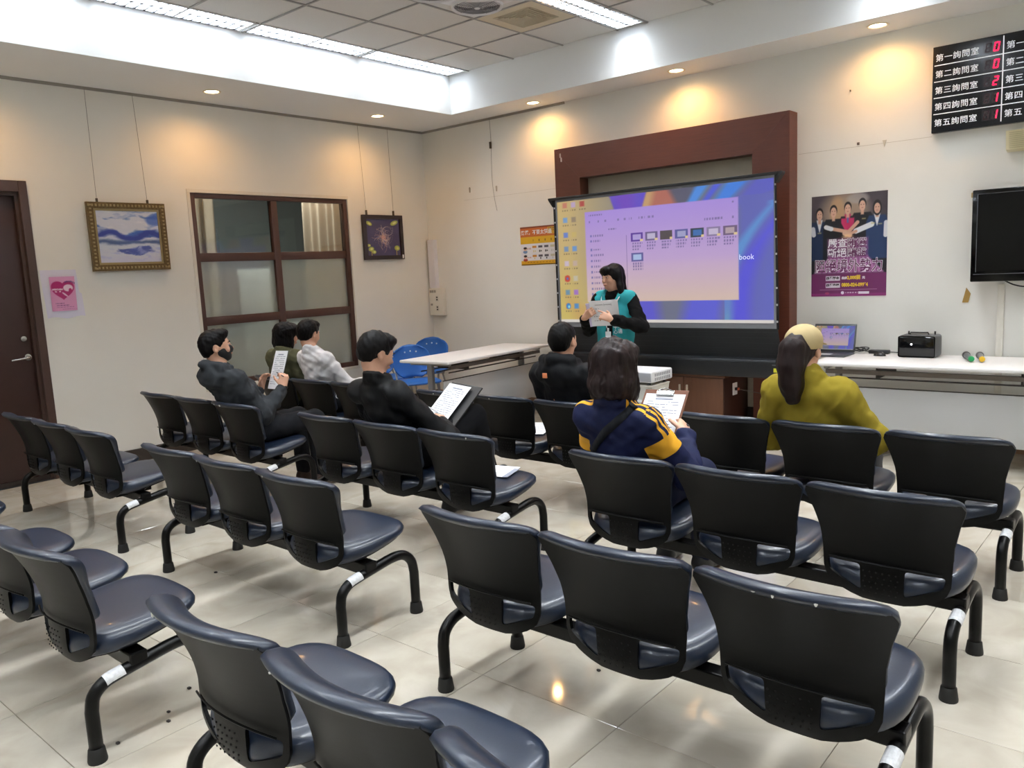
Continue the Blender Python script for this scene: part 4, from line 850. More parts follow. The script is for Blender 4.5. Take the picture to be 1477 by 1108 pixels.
# ================================================================== BENCH SEATING
def back_y(x, z):
    """depth of the shell surface at (x, z)"""
    y = -.205
    y = y - np.where(z > .44, np.clip((z-.44)/.27, 0, 2)**1.6*.106, 0)
    y = y + np.where(z < .36, ((.36-z)/.08)**2*.022, 0)
    return y + .056*np.abs(x/.255)**2.0
def half_w(z):
    return np.interp(z, [.285, .30, .32, .345, .38, .44, .52, .60, .66, .70, .73], [.06, .12, .165, .198, .211, .214, .219, .238, .259, .275, .279])
def build_shell():
    zt = .692; zz = np.concatenate([np.linspace(.287, .40, 12), np.linspace(.43, zt, 12)])
    left = [(-float(half_w(z))*(1-.10*max(0, (float(z)-.655)/.04)**2), float(z)) for z in zz]; rt = [(-x, z) for x, z in left[::-1]]
    top = [(x, zt+.010*(1-(x/.24)**2)) for x in np.linspace(-.20, .20, 9)]
    outer = left + top + rt
    def rounded(q, r=.014):
        out = []
        for i in range(len(q)):
            a, b, c = Vector(q[i-1]), Vector(q[i]), Vector(q[(i+1) % len(q)]); d0 = (a-b).normalized(); d1 = (c-b).normalized()
            for s in range(5):
                t_ = s/4; p = (b+d0*r)*(1-t_)**2 + b*2*t_*(1-t_) + (b+d1*r)*t_**2; out.append((p.x, p.y))
        return out
    hr = rounded([(.070, .322), (.190, .370), (.197, .412), (.074, .419)]); hl = [(-x, z) for x, z in hr[::-1]]
    cu = bpy.data.curves.new('o', 'CURVE'); cu.dimensions = '2D'; cu.fill_mode = 'BOTH'
    for poly in (outer, hr, hl):
        sp = cu.splines.new('POLY'); sp.points.add(len(poly)-1); sp.use_cyclic_u = True
        for p, (x, z) in zip(sp.points, poly): p.co = (x, z, 0, 1)
    ob = bpy.data.objects.new('o', cu); COL.objects.link(ob); dg = bpy.context.evaluated_depsgraph_get(); me = bpy.data.meshes.new_from_object(ob.evaluated_get(dg)); bpy.data.objects.remove(ob)
    bm = bmesh.new(); bm.from_mesh(me)
    for k in range(-10, 11): bmesh.ops.bisect_plane(bm, geom=bm.verts[:]+bm.edges[:]+bm.faces[:], plane_co=(k*.025, 0, 0), plane_no=(1, 0, 0), dist=1e-5)
    for k in range(17): bmesh.ops.bisect_plane(bm, geom=bm.verts[:]+bm.edges[:]+bm.faces[:], plane_co=(0, .30+k*.024, 0), plane_no=(0, 1, 0), dist=1e-5)
    bmesh.ops.remove_doubles(bm, verts=bm.verts, dist=1e-5)
    # split the middle lower panel slightly forward of the frame, give it a raised edge
    back = []
    for v in bm.verts:
        x, z = v.co.x, v.co.y; y = float(back_y(x, z)); v.co = (x, y, z)
    bmesh.ops.recalc_face_normals(bm, faces=bm.faces)
    r = bmesh.ops.solidify(bm, geom=bm.faces[:], thickness=.011)
    bmesh.ops.recalc_face_normals(bm, faces=bm.faces); m2 = bpy.data.meshes.new('backrest'); bm.to_mesh(m2); bm.free(); m2.materials.append(M_shell)
    return m2
me_shell = build_shell()
def build_rib():
    """raised border between the upper shell and the dimpled lower panel, and the dimples"""
    bm = bmesh.new(); pts = []
    for x in np.linspace(-.188, .188, 21): z = .432-.010*(x/.2)**2; pts.append((x, float(back_y(x, z))-.0108, z))
    add_tube(bm, pts, .0032, 6); me = bpy.data.meshes.new('ridge'); bm.to_mesh(me); bm.free(); me.materials.append(M_shell)
    bm = bmesh.new()
    for i in range(6):
        for j in range(5):
            x = -.056+.0215*i+(.006 if j % 2 else 0)-.002; z = .326+.019*j
            if abs(x) < .066: add_lathe(bm, [(0, -.0012), (.0028, -.001), (.0032, .001)], 6, Matrix.Translation((x, float(back_y(x, z))-.0118, z)) @ Matrix.Rotation(PI/2, 4, 'X'))
    m3 = bpy.data.meshes.new('dimples'); bm.to_mesh(m3); bm.free(); m3.materials.append(mat('dimple_black', '08080a', .6)); return me, m3
me_ridge, me_dim = build_rib()
def build_pad():
    n, m_ = 27, 25; z0, z1 = .452, .722
    def surf(front):
        V = np.zeros((n, m_, 3))
        for i in range(n):
            for j in range(m_):
                a = 2*i/(n-1)-1; b = j/(m_-1); a = math.copysign(abs(a)**.8, a); zt = z1+.004*(1-a*a)-.034*abs(a)**8; z = z0+(zt-z0)*b
                hw = float(half_w(min(z, .70)))*.985+.004; x = a*hw*(1-.06*max(0, (b-.86)/.14)**2)*(1-.05*max(0, (.12-b)/.12)**2)
                y = float(back_y(x, z)); top = max(0, (z-.680)/.04); cl = lambda q: min(max(q, 0), 1)
                e = math.sqrt(1-cl((b-.76)/.24)**2)*math.sqrt(1-cl((.09-b)/.09)**2)*math.sqrt(1-cl((abs(a)-.86)/.14)**2)
                if front: y += .011 + (.034+.022*cl((z-.58)/.1))*e
                else: y += (.011 - .027*cl(top*2.2)*max(e, 0)**.4)
                V[i, j] = (x, y, z)
        return V
    F, B = surf(True), surf(False)
    F[0, :], F[-1, :], F[:, 0], F[:, -1] = B[0, :], B[-1, :], B[:, 0], B[:, -1]
    bm = bmesh.new(); a = grid_mesh('f', F); b = grid_mesh('b', B[::-1]); bm.from_mesh(a); bm.from_mesh(b); bmesh.ops.remove_doubles(bm, verts=bm.verts, dist=1e-5); bmesh.ops.recalc_face_normals(bm, faces=bm.faces)
    me = bpy.data.meshes.new('back_cushion'); bm.to_mesh(me); bm.free(); me.materials.append(M_vinyl); me.polygons.foreach_set('use_smooth', [True]*len(me.polygons)); return me
me_pad = build_pad()
def seat_ring(a, s):
    c, q = math.cos(a), math.sin(a); n = 4.2 if q > 0 else 3.4
    k = (abs(c)**n+abs(q)**n)**(-1/n); x = k*c; y = k*q
    hw = .236 + .006*(1-y*y) - .030*max(0, -y)**2 - .006*max(0, y)**3
    return x*hw*s, .012+y*.208*s - .010*x*x*max(0, y)*s
def build_seat():
    N_, rings = 48, [(0.0, .401), (.3, .4015), (.5, .4015), (.66, .4005), (.78, .398), (.87, .393), (.93, .386), (.975, .374), (1.0, .354), (1.0, .330), (.96, .322), (.7, .32), (0.0, .32)]
    bm = bmesh.new(); prev = None
    def zt(x, y, s, base):
        f = (y+.17)/.37; z = base + .030*f - .014*max(0, f-.75)**2*16*(.25)
        low = .040*f*min(max((.40-base)/.07, 0), 1)
        return z + low
    for s, zb in rings:
        if s == 0: R = [bm.verts.new((0, .014, zt(0, .014, 0, zb)))]
        else: R = [bm.verts.new((*seat_ring(2*PI*k/N_, s), zt(*seat_ring(2*PI*k/N_, s), s, zb))) for k in range(N_)]
        if prev is not None:
            for k in range(N_):
                if len(prev) == 1: bm.faces.new((prev[0], R[k], R[(k+1) % N_]))
                elif len(R) == 1: bm.faces.new((prev[k], R[0], prev[(k+1) % N_]))
                else: bm.faces.new((prev[k], R[k], R[(k+1) % N_], prev[(k+1) % N_]))
        prev = R
    bmesh.ops.recalc_face_normals(bm, faces=bm.faces); me = bpy.data.meshes.new('seat_cushion'); bm.to_mesh(me); bm.free(); me.materials.append(M_vinyl); me.polygons.foreach_set('use_smooth', [True]*len(me.polygons))
    bm = bmesh.new(); lo = []; hi = []
    for k in range(N_):
        x, y = seat_ring(2*PI*k/N_, .965); f = (y+.17)/.37; hi.append(bm.verts.new((x, y, .328+.066*f))); x, y = seat_ring(2*PI*k/N_, .93); lo.append(bm.verts.new((x, y, .316+.066*f)))
    lo2 = [bm.verts.new((v.co.x*.55, v.co.y*.6-.01, .305+.02*(v.co.y > 0))) for v in lo]
    for A, B in ((hi, lo), (lo, lo2)):
        for k in range(N_): bm.faces.new((A[k], A[(k+1) % N_], B[(k+1) % N_], B[k]))
    bm.faces.new(lo2); bm.faces.new(hi[::-1])
    add_box(bm, -.06, .06, -.10, .07, .285, .33); add_box(bm, -.12, .12, -.165, -.10, .300, .320)
    bmesh.ops.recalc_face_normals(bm, faces=bm.faces); m2 = bpy.data.meshes.new('seat'); bm.to_mesh(m2); bm.free(); m2.materials.append(M_shell); m2.set_sharp_from_angle(angle=.6); m2.polygons.foreach_set('use_smooth', [True]*len(m2.polygons)); return me, m2
me_cush, me_pan = build_seat()
me_shell.polygons.foreach_set('use_smooth', [True]*len(me_shell.polygons)); me_shell.set_sharp_from_angle(angle=math.radians(40))
def leg_mesh():
    bm = bmesh.new(); pts = [(0, -.203, .01), (0, -.203, .10), (0, -.203, .16)] + list(catmull([(0, -.203, .17), (0, -.192, .218), (0, -.155, .250), (0, -.10, .263), (0, 0, .279), (0, .09, .291), (0, .15, .283), (0, .192, .245), (0, .205, .19)], 4)) + [(0, .205, .10), (0, .205, .01)]
    add_tube(bm, pts, .0215, 14); me = bpy.data.meshes.new('leg_frame'); bm.to_mesh(me); bm.free(); me.materials.append(M_tube); me.polygons.foreach_set('use_smooth', [True]*len(me.polygons)); return me
me_leg = leg_mesh()
bm = bmesh.new(); add_lathe(bm, [(0, 0), (.0295, 0), (.0305, .006), (.0255, .045), (.0225, .05)], 16); me_foot = bpy.data.meshes.new('foot_cap'); bm.to_mesh(me_foot); bm.free(); me_foot.materials.append(mat('rubber_black', '101010', .6)); me_foot.polygons.foreach_set('use_smooth', [True]*len(me_foot.polygons)); me_foot.set_sharp_from_angle(angle=.7)
bm = bmesh.new(); add_box(bm, -.77, .77, -.075, -.015, .262, .315, bevel=.006); me_beam = bpy.data.meshes.new('beam'); bm.to_mesh(me_beam); bm.free(); me_beam.materials.append(M_tube)
def sticker_mesh():
    cv = [q for q in catmull([(0, -.203, .17), (0, -.192, .218), (0, -.155, .250), (0, -.10, .263), (0, 0, .279)], 12) if -.156 < q.y < -.086]; fr_ = frames(cv); P0, P1 = cv[0], cv[-1]; V = np.zeros((len(cv), 9, 3))
    for i, (p, n, b) in enumerate(fr_):
        for k in range(9): a = -1.0+2.6*k/8; d = n*math.cos(a+PI/2*0) + b*math.sin(a); d = Vector((math.sin(a*1.0+.2), 0, math.cos(a*1.0+.2))); tn = (P1-P0).normalized(); d = (d-tn*d.dot(tn)).normalized(); V[i, k] = p+d*.0229
    me = grid_mesh('paper_sticker', V); me.materials.append(mat('worn_paper', 'd9dade', .6, noise=.2, nscale=90)); return me
me_stk = sticker_mesh()
PITCH = .53
def bench(cx, y0, label, stk=True):
    t = thing('waiting_bench', label, 'bench', (cx, y0, 0), 0, 'navy three-seat waiting benches'); c = lambda n, me, p=t, loc=(0, 0, 0): mesh_obj(n, me, None, p, loc)
    c('beam', me_beam)
    for s in (-1, 1):
        l = c('leg_frame', me_leg, t, (s*.75, 0, 0))
        for yy in (-.203, .205): c('foot_cap', me_foot, l, (0, yy, 0))
        if s == 1 and stk: c('paper_sticker', me_stk, l)
    for k in (-1, 0, 1):
        b = c('backrest', me_shell, t, (k*PITCH, 0, 0)); c('back_cushion', me_pad, b); c('ridge', me_ridge, b); c('dimples', me_dim, b)['kind'] = 'stuff'
        s_ = c('seat', me_pan, t, (k*PITCH, 0, 0)); c('seat_cushion', me_cush, s_)
    return t
BENCH = {}
for key, cx_, y0_, lab in [
    ('1L', 1.58, -2.70, 'navy three-seat bench in the front row nearest the window, two people on it'),
    ('1M', 3.63, -2.70, 'navy three-seat bench in the front row behind the projector'),
    ('1R', 5.685, -2.70, 'navy three-seat bench in the front row by the right table'),
    ('2L', 1.57, -3.69, 'navy three-seat bench in the second row where the masked man sits'),
    ('2M', 3.64, -3.69, 'navy three-seat bench in the second row where the man in a black jacket writes'),
    ('2R', 5.70, -3.70, 'navy three-seat bench in the second row where the striped-jacket woman sits'),
    ('3L', 1.61, -4.65, 'empty navy three-seat bench in the third row beside the door'),
    ('3M', 3.655, -4.65, 'empty navy three-seat bench in the middle of the third row'),
    ('3R', 5.753, -4.65, 'empty navy three-seat bench at the right end of the third row'),
    ('4L', 1.62, -5.60, 'navy three-seat bench in the last row, cut off at the left edge'),
    ('4M', 3.645, -5.63, 'empty navy three-seat bench in the last row at the lower left'),
    ('4R', 5.74, -5.60, 'empty navy three-seat bench in the last row nearest the viewer')]:
    BENCH[key] = bench(cx_, y0_, lab)

# worn-through spots on the vinyl edges
M_tear = mat('vinyl_tear', 'd9d9d6', .8)
def tear(key, k, x, w, h=.006):
    b = [c for c in BENCH[key].children if c.name.startswith('backrest')][k+1]; bm = bmesh.new(); bmesh.ops.create_icosphere(bm, subdivisions=1, radius=1)
    for v in bm.verts: v.co.x *= w*(1+.3*math.sin(v.co.z*5)); v.co.y *= .003; v.co.z *= h*(1+.3*math.sin(v.co.x*90))
    bm_obj('worn_spot', bm, M_tear, b, (x, float(back_y(x, .700))-.0155, .704))
for a_ in (('2L', 1, -.12, .006), ('2L', 1, -.03, .010, .010), ('3R', 1, .0, .004), ('3R', 1, .10, .005), ('3R', 1, -.05, .006, .002), ('3M', 0, -.12, .004), ('3M', 1, -.10, .003), ('3L', 0, -.05, .004), ('2M', 1, .16, .004), ('4R', -1, -.12, .004, .009), ('1M', -1, .0, .004), ('1M', 0, -.02, .004), ('4R', 0, -.14, .005, .003)): tear(*a_)

# ================================================================== PEOPLE (smooth blended volumes meshed with surface nets)
class Vol:
    def __init__(s, lo, hi, h):
        s.lo = np.array(lo, np.float32); s.h = h; s.n = np.ceil((np.array(hi)-s.lo)/h).astype(int)+1
        s.F = np.full(s.n, .15, np.float32); s.ax = [s.lo[i]+h*np.arange(s.n[i], dtype=np.float32) for i in range(3)]
    def _sl(s, lo, hi, pad):
        a = np.clip(np.floor((np.array(lo)-pad-s.lo)/s.h).astype(int), 0, s.n-1); b = np.clip(np.ceil((np.array(hi)+pad-s.lo)/s.h).astype(int)+1, 1, s.n)
        if np.any(b <= a): return None, None
        sl = tuple(slice(i, j) for i, j in zip(a, b)); X = [s.ax[i][sl[i]] for i in range(3)]
        return sl, (X[0][:, None, None], X[1][None, :, None], X[2][None, None, :])
    def _mix(s, sl, d, k, cut):
        A = s.F[sl]
        if cut:
            d = -d; h = np.clip(.5-.5*(d-A)/-k if False else .5+.5*(d-A)/k, 0, 1); s.F[sl] = A*(1-h)+d*h+k*h*(1-h)
        else:
            h = np.clip(.5+.5*(d-A)/k, 0, 1); s.F[sl] = d*(1-h)+A*h-k*h*(1-h)
    def cap(s, a, b, ra, rb=None, k=.02, cut=False):
        rb = ra if rb is None else rb; a = np.array(a, float); b = np.array(b, float); r = max(ra, rb); sl, P = s._sl(np.minimum(a, b)-r, np.maximum(a, b)+r, k+3*s.h)
        if sl is None: return
        v = b-a; L = max(v@v, 1e-9); q = [P[i]-a[i] for i in range(3)]; t = np.clip((q[0]*v[0]+q[1]*v[1]+q[2]*v[2])/L, 0, 1)
        d = np.sqrt(sum((q[i]-t*v[i])**2 for i in range(3)))-(ra+(rb-ra)*t); s._mix(sl, d, k, cut)
    def ell(s, c, r, R=None, k=.02, cut=False):
        c = np.array(c, float); r = np.array(r, float); m = r.max(); sl, P = s._sl(c-m, c+m, k+3*s.h)
        if sl is None: return
        q = [P[i]-c[i] for i in range(3)]
        if R is not None: q = [R[0, i]*q[0]+R[1, i]*q[1]+R[2, i]*q[2] for i in range(3)]
        k0 = np.sqrt(sum((q[i]/r[i])**2 for i in range(3))); k1 = np.sqrt(sum((q[i]/r[i]**2)**2 for i in range(3)))+1e-6; s._mix(sl, k0*(k0-1)/k1, k, cut)
    def ecap(s, a, b, ra, rb, k=.03, lat=(1, 0, 0)):
        """flattened capsule: ra, rb = (half width, half depth)"""
        a = np.array(a, float); b = np.array(b, float); v = b-a; L = np.linalg.norm(v); v = v/L; lat = np.array(lat, float); lat = lat-v*(lat@v); lat /= np.linalg.norm(lat); dep = np.cross(v, lat); m = max(ra+rb)
        sl, P = s._sl(np.minimum(a, b)-m, np.maximum(a, b)+m, k+3*s.h); 
        if sl is None: return
        q = [P[i]-a[i] for i in range(3)]; w = sum(q[i]*v[i] for i in range(3)); t = np.clip(w/L, 0, 1); w = w-t*L; u = sum(q[i]*lat[i] for i in range(3)); d = sum(q[i]*dep[i] for i in range(3))
        ru = ra[0]+(rb[0]-ra[0])*t; rv = ra[1]+(rb[1]-ra[1])*t; rm = np.minimum(ru, rv); s._mix(sl, (np.sqrt((u/ru)**2+(d/rv)**2+(w/rm)**2)-1)*rm, k, False)
    def chain(s, pts, rad, k=.02):
        for (a, b), (ra, rb) in zip(zip(pts, pts[1:]), zip(rad, rad[1:])): s.cap(a, b, ra, rb, k)
    def below(s, z):            # cut everything under z
        i = int(max(0, (z-s.lo[2])/s.h)); s.F[:, :, :i] = .15
    def folds(s, amp, f, seed, ani=(1, 1, 1)):
        rs = np.random.default_rng(seed); X, Y, Z = s.ax[0][:, None, None], s.ax[1][None, :, None], s.ax[2][None, None, :]; D = 0
        for k in range(5):
            d = rs.normal(size=3)*np.array(ani); d /= np.linalg.norm(d); q = f*(.6+.9*rs.random()); ph = rs.random()*6.28; e = rs.normal(size=3); e /= np.linalg.norm(e)
            D = D + np.sin((X*d[0]+Y*d[1]+Z*d[2])*q + 1.6*np.sin((X*e[0]+Y*e[1]+Z*e[2])*q*.45+ph))
        s.F += (amp*D/2.2).astype(np.float32)
    def mesh(s, name):
        F = s.F; I = F < 0; n = F.shape; c = np.zeros((n[0]-1, n[1]-1, n[2]-1), np.uint8)
        for dx in (0, 1):
            for dy in (0, 1):
                for dz in (0, 1): c += I[dx:n[0]-1+dx, dy:n[1]-1+dy, dz:n[2]-1+dz]
        act = np.argwhere((c > 0) & (c < 8)); idx = -np.ones(c.shape, np.int32); idx[tuple(act.T)] = np.arange(len(act)); acc = np.zeros((len(act), 3)); cnt = np.zeros(len(act))
        cor = [(i, j, k) for i in (0, 1) for j in (0, 1) for k in (0, 1)]
        for a in cor:
            for ax in range(3):
                if a[ax]: continue
                b = list(a); b[ax] = 1; fa = F[tuple((act+a).T)]; fb = F[tuple((act+b).T)]; m = (fa < 0) != (fb < 0); t = np.where(m, fa/np.where(m, fa-fb, 1), 0); p = np.tile(np.array(a, float), (len(act), 1)); p[:, ax] = t; acc[m] += p[m]; cnt[m] += 1
        V = s.lo+(act+acc/cnt[:, None])*s.h; Q = []
        for ax in range(3):
            sl0 = [slice(1, -1)]*3; sl0[ax] = slice(0, -1); sl1 = list(sl0); sl1[ax] = slice(1, None); A, B = I[tuple(sl0)], I[tuple(sl1)]; e = np.argwhere(A != B); 
            if not len(e): continue
            inside = A[tuple(e.T)]; off = np.ones(3, int); off[ax] = 0; e = e+off; u, v = [(1, 2), (2, 0), (0, 1)][ax]; du = np.zeros(3, int); du[u] = 1; dv = np.zeros(3, int); dv[v] = 1
            q = np.stack([idx[tuple((e-du-dv).T)], idx[tuple((e-dv).T)], idx[tuple(e.T)], idx[tuple((e-du).T)]], 1); q[~inside] = q[~inside][:, ::-1]; Q.append(q)
        Q = np.concatenate(Q); Q = Q[(Q >= 0).all(1)]; me = bpy.data.meshes.new(name)
        me.vertices.add(len(V)); me.vertices.foreach_set('co', V.astype(np.float32).ravel()); me.loops.add(Q.size); me.loops.foreach_set('vertex_index', Q.astype(np.int32).ravel())
        me.polygons.add(len(Q)); me.polygons.foreach_set('loop_start', np.arange(0, Q.size, 4, dtype=np.int32)); me.polygons.foreach_set('use_smooth', np.ones(len(Q), bool)); me.update(calc_edges=True); s.V = V; return me
    def back_y(s, x, z, front=False):
        i = int(round((x-s.lo[0])/s.h)); k = int(round((z-s.lo[2])/s.h)); col = s.F[i, :, k] < 0; j = np.argwhere(col)
        if not len(j): return None
        return s.ax[1][j[-1, 0]] if front else s.ax[1][j[0, 0]]
def rotm(yaw=0, pitch=0, roll=0):       # degrees; yaw about z (ccw), pitch: + looks up, roll: + tilts to the right
    return np.array((Matrix.Rotation(math.radians(yaw), 3, 'Z') @ Matrix.Rotation(math.radians(pitch), 3, 'X') @ Matrix.Rotation(math.radians(roll), 3, 'Y')))
V3 = lambda *a: np.array(a, float)
def unit(v): v = np.array(v, float); return v/np.linalg.norm(v)
M_skin = mat('skin', 'c99a80', .55, noise=.06, nscale=30); M_hair = mat('black_hair', '0a0809', .5, spec=.14, noise=.4, nscale=60, bump=.5, bscale=90, stretch=(1, 1, .15)); M_hairb = mat('dark_brown_hair', '211616', .48, spec=.2, noise=.5, nscale=60, bump=.5, bscale=90, stretch=(1, 1, .12))
M_eye = mat('eye_dark', '1a1210', .2); M_lip = mat('lips', 'a4564e', .45); M_eyew = mat('eye_white', 'dcd6d0', .3)
def cloth(name, c, rough=.85, **kw): return mat(name, c, rough, noise=.12, nscale=14, bump=.25, bscale=260, spec=.2, **kw)
def hand(vol, W, d, n, side, curl=.5, thumb=.4, k=.004, spread=.0, size=.95, point=False):
    """palm + four separate fingers + thumb; d = finger direction, n = palm normal, side +1 right hand"""
    d = unit(d); n = unit(np.array(n, float)-d*np.dot(n, d)); t = np.cross(d, n)*side; S = size
    vol.cap(W-d*.03, W+d*.012, .021*S, .024*S, .012)
    K = W+d*.082*S
    for q in (-.026, -.009, .009, .026): vol.cap(W+d*.012*S+t*q*.6*S, K+t*q*S, .0145*S, .0125*S, .012)
    vol.cap(W+d*.02*S+t*.018*S+n*.008*S, W+d*.05*S+t*.03*S+n*.012*S, .014*S, .012*S, .012)
    for i, (q, L) in enumerate(((.0285, .066), (.0095, .075), (-.0095, .070), (-.028, .056))):
        c = curl if not (point and i == 0) else .12
        p = K+t*q*S; ang = 0; r = .0088*S; seg = (L*.46*S, L*.31*S, L*.25*S); fd = unit(d+t*q*spread*8)
        for j, l in enumerate(seg):
            ang += c*(.95 if j == 0 else 1.15); dd = fd*math.cos(ang)+n*math.sin(ang); p2 = p+dd*l; vol.cap(p, p2, r, r*.93, k if j else .006); p = p2; r *= .93
    p = W+d*.035*S+t*.033*S+n*.010*S; dd = unit(d*.75+t*.65+n*thumb)
    for l, r0, r1 in ((.036*S, .0115*S, .0100*S), (.026*S, .0098*S, .0088*S)): p2 = p+dd*l; vol.cap(p, p2, r0, r1, .005); p = p2; dd = unit(dd*.8+d*.5+n*thumb*.5)
def head_frame(o, c, R): return lambda *p: np.array(c)+R@np.array(p, float)
def add_head(vol, c, R, S=1.0):
    X = lambda *p: np.array(c)+R@(np.array(p, float)*S)
    vol.ell(X(0, -.012, .026), np.array((.070, .088, .080))*S, R, .02); vol.ell(X(0, .022, -.03), np.array((.056, .064, .070))*S, R, .025); vol.ell(X(0, .052, -.076), np.array((.028, .026, .024))*S, R, .025)
    vol.ell(X(0, .055, .012), np.array((.052, .030, .045))*S, R, .02)
    vol.cap(X(0, .084, .008), X(0, .100, -.020), .0075*S, .0115*S, .012); vol.ell(X(0, .088, -.052), np.array((.020, .010, .010))*S, R, .010)
    for s in (-1, 1):
        vol.ell(X(s*.029, .090, .006), np.array((.014, .010, .009))*S, R, .010, True); vol.ell(X(s*.034, .068, -.025), np.array((.018, .016, .018))*S, R, .015)
        vol.ell(X(s*.071, -.006, -.006), np.array((.010, .019, .030))*S, R, .005); vol.ell(X(s*.079, .0, -.004), np.array((.006, .010, .018))*S, R, .004, True)
def face_parts(par, c, R, S=1.0, mask=False, eyes=True):
    X = lambda *p: np.array(c)+R@(np.array(p, float)*S); Rm = Matrix(R.tolist()).to_4x4()
    def bl(name, p, r, m):
        bm = bmesh.new(); bmesh.ops.create_uvsphere(bm, u_segments=12, v_segments=8, radius=1); bmesh.ops.transform(bm, matrix=Matrix.Translation(X(*p)) @ Rm @ Matrix.Diagonal((*[q*S for q in r], 1)), verts=bm.verts); return bm_obj(name, bm, m, par, smooth=True)
    if eyes:
        for s in (-1, 1):
            e = bl('eye', (s*.029, .0815, .007), (.0105, .0055, .0034), M_eyew); bl('iris', (s*.029, .0862, .007), (.005, .0025, .0046), M_eye) if False else None
            bl('pupil', (s*.029, .0858, .007), (.0058, .0026, .0036), M_eye); tube('eyebrow', [X(s*.014, .0915, .024), X(s*.028, .090, .029), X(s*.042, .079, .024)], [.003*S, .0032*S, .0018*S], M_hair, par, 6)
    if not mask: tube('lips', [X(-.019, .0865, -.053), X(-.008, .0955, -.0515), X(0, .097, -.0525), X(.008, .0955, -.0515), X(.019, .0865, -.053)], [.0022*S, .0038*S, .0042*S, .0038*S, .0022*S], M_lip, par, 8)
def add_hair(c, R, style, seed=0, S=1.0, h=.0055):
    c = np.array(c, float); X = lambda *p: c+R@(np.array(p, float)*S); v = Vol(c-.24-np.array((0, 0, .14 if style in ('long', 'pony') else 0)), c+.19, h); E = lambda p, r, k=.02, cut=False: v.ell(X(*p), np.array(r)*S, R, k, cut)
    if style == 'short':
        E((0, -.018, .036), (.077, .093, .083)); E((0, .045, .085), (.056, .042, .032), .03); E((0, -.055, .0), (.064, .052, .072), .03); E((0, .105, -.030), (.080, .080, .088), .012, True); E((0, -.05, -.125), (.10, .10, .062), .015, True)
        for s in (-1, 1): E((s*.085, .010, -.03), (.030, .040, .052), .012, True)
        v.folds(.0022, 170, seed, (1, 1, .35))
    elif style == 'crew':
        E((0, -.015, .034), (.074, .091, .080)); E((0, -.05, -.005), (.064, .050, .066), .03); E((0, .105, -.025), (.082, .075, .085), .012, True); E((0, -.05, -.125), (.10, .10, .066), .015, True)
        for s in (-1, 1): E((s*.085, .012, -.03), (.030, .045, .054), .012, True)
        v.folds(.0012, 240, seed)
    elif style == 'bob':
        E((0, -.018, .032), (.081, .098, .086)); E((0, -.040, -.045), (.080, .072, .080), .03)
        for s in (-1, 1): E((s*.066, .005, -.055), (.022, .046, .070), .02)
        E((0, .045, .070), (.066, .052, .040), .02); E((0, .115, -.045), (.058, .085, .088), .012, True); E((0, -.02, -.147), (.13, .13, .050), .010, True); v.folds(.0040, 120, seed, (1, 1, .14)); v.folds(.0016, 260, seed+3, (1, 1, .1))
    elif style == 'long':
        E((0, -.018, .032), (.082, .098, .086)); v.ecap(X(0, -.050, -.02), X(0, -.062, -.19), (.082*S, .052*S), (.088*S, .036*S), .03, R@np.array((1, 0, 0)))
        for s in (-1, 1): v.chain([X(s*.066, -.012, .03), X(s*.080, -.008, -.07), X(s*.086, -.002, -.185)], [.026*S, .026*S, .024*S], .02)
        E((0, .060, .062), (.066, .040, .040), .02); E((0, .125, -.05), (.064, .085, .083), .006, True); v.folds(.0022, 110, seed, (1, 1, .1))
    elif style == 'pony':
        E((0, -.016, .030), (.077, .094, .082)); E((0, .11, -.03), (.078, .084, .085), .012, True); v.chain([X(0, -.085, .040), X(-.002, -.120, .015), X(-.004, -.124, -.06), X(-.002, -.116, -.15), X(.002, -.110, -.215)], [.040*S, .050*S, .056*S, .052*S, .036*S], .03)
        E((0, -.05, -.12), (.10, .085, .06), .015, True) if False else None; v.chain([X(0, -.06, -.02), X(0, -.09, -.10)], [.055*S, .03*S], .03); v.folds(.0026, 120, seed, (1, 1, .1))
    return v.mesh('hair')
def sheet(name, o, ux, uy, w, h, m, parent=None, t=.0015):
    """thin board: o = corner, ux/uy = edge directions"""
    ux = unit(ux); uy = np.array(uy, float); uy = unit(uy-ux*(uy@ux)); n = np.cross(ux, uy); bm = bmesh.new(); add_box(bm, 0, w, 0, h, 0, t)
    M = Matrix.Identity(4)
    for i in range(3): M[i][0], M[i][1], M[i][2], M[i][3] = ux[i], uy[i], n[i], o[i]
    bmesh.ops.transform(bm, matrix=M, verts=bm.verts); return bm_obj(name, bm, m, parent), M
def print_lines(M, w, h, t, parent, seed=0, rows=16, head=True):
    rs = random.Random(seed); bm = bmesh.new()
    for k in range(rows):
        y = h*(.90-.82*k/rows); x = w*.1
        if head and k == 0: add_box(bm, w*.28, w*.72, y-.004, y+.004, t, t+.0004); continue
        while x < w*.88:
            l = w*(.04+.16*rs.random())
            if rs.random() < .8: add_box(bm, x, min(x+l, w*.9), y-.0018, y+.0018, t, t+.0004)
            x += l+w*.02
    bmesh.ops.transform(bm, matrix=M, verts=bm.verts); o = bm_obj('print', bm, mat('print_grey', '8f93a2', .8), parent); o['kind'] = 'stuff'; return o
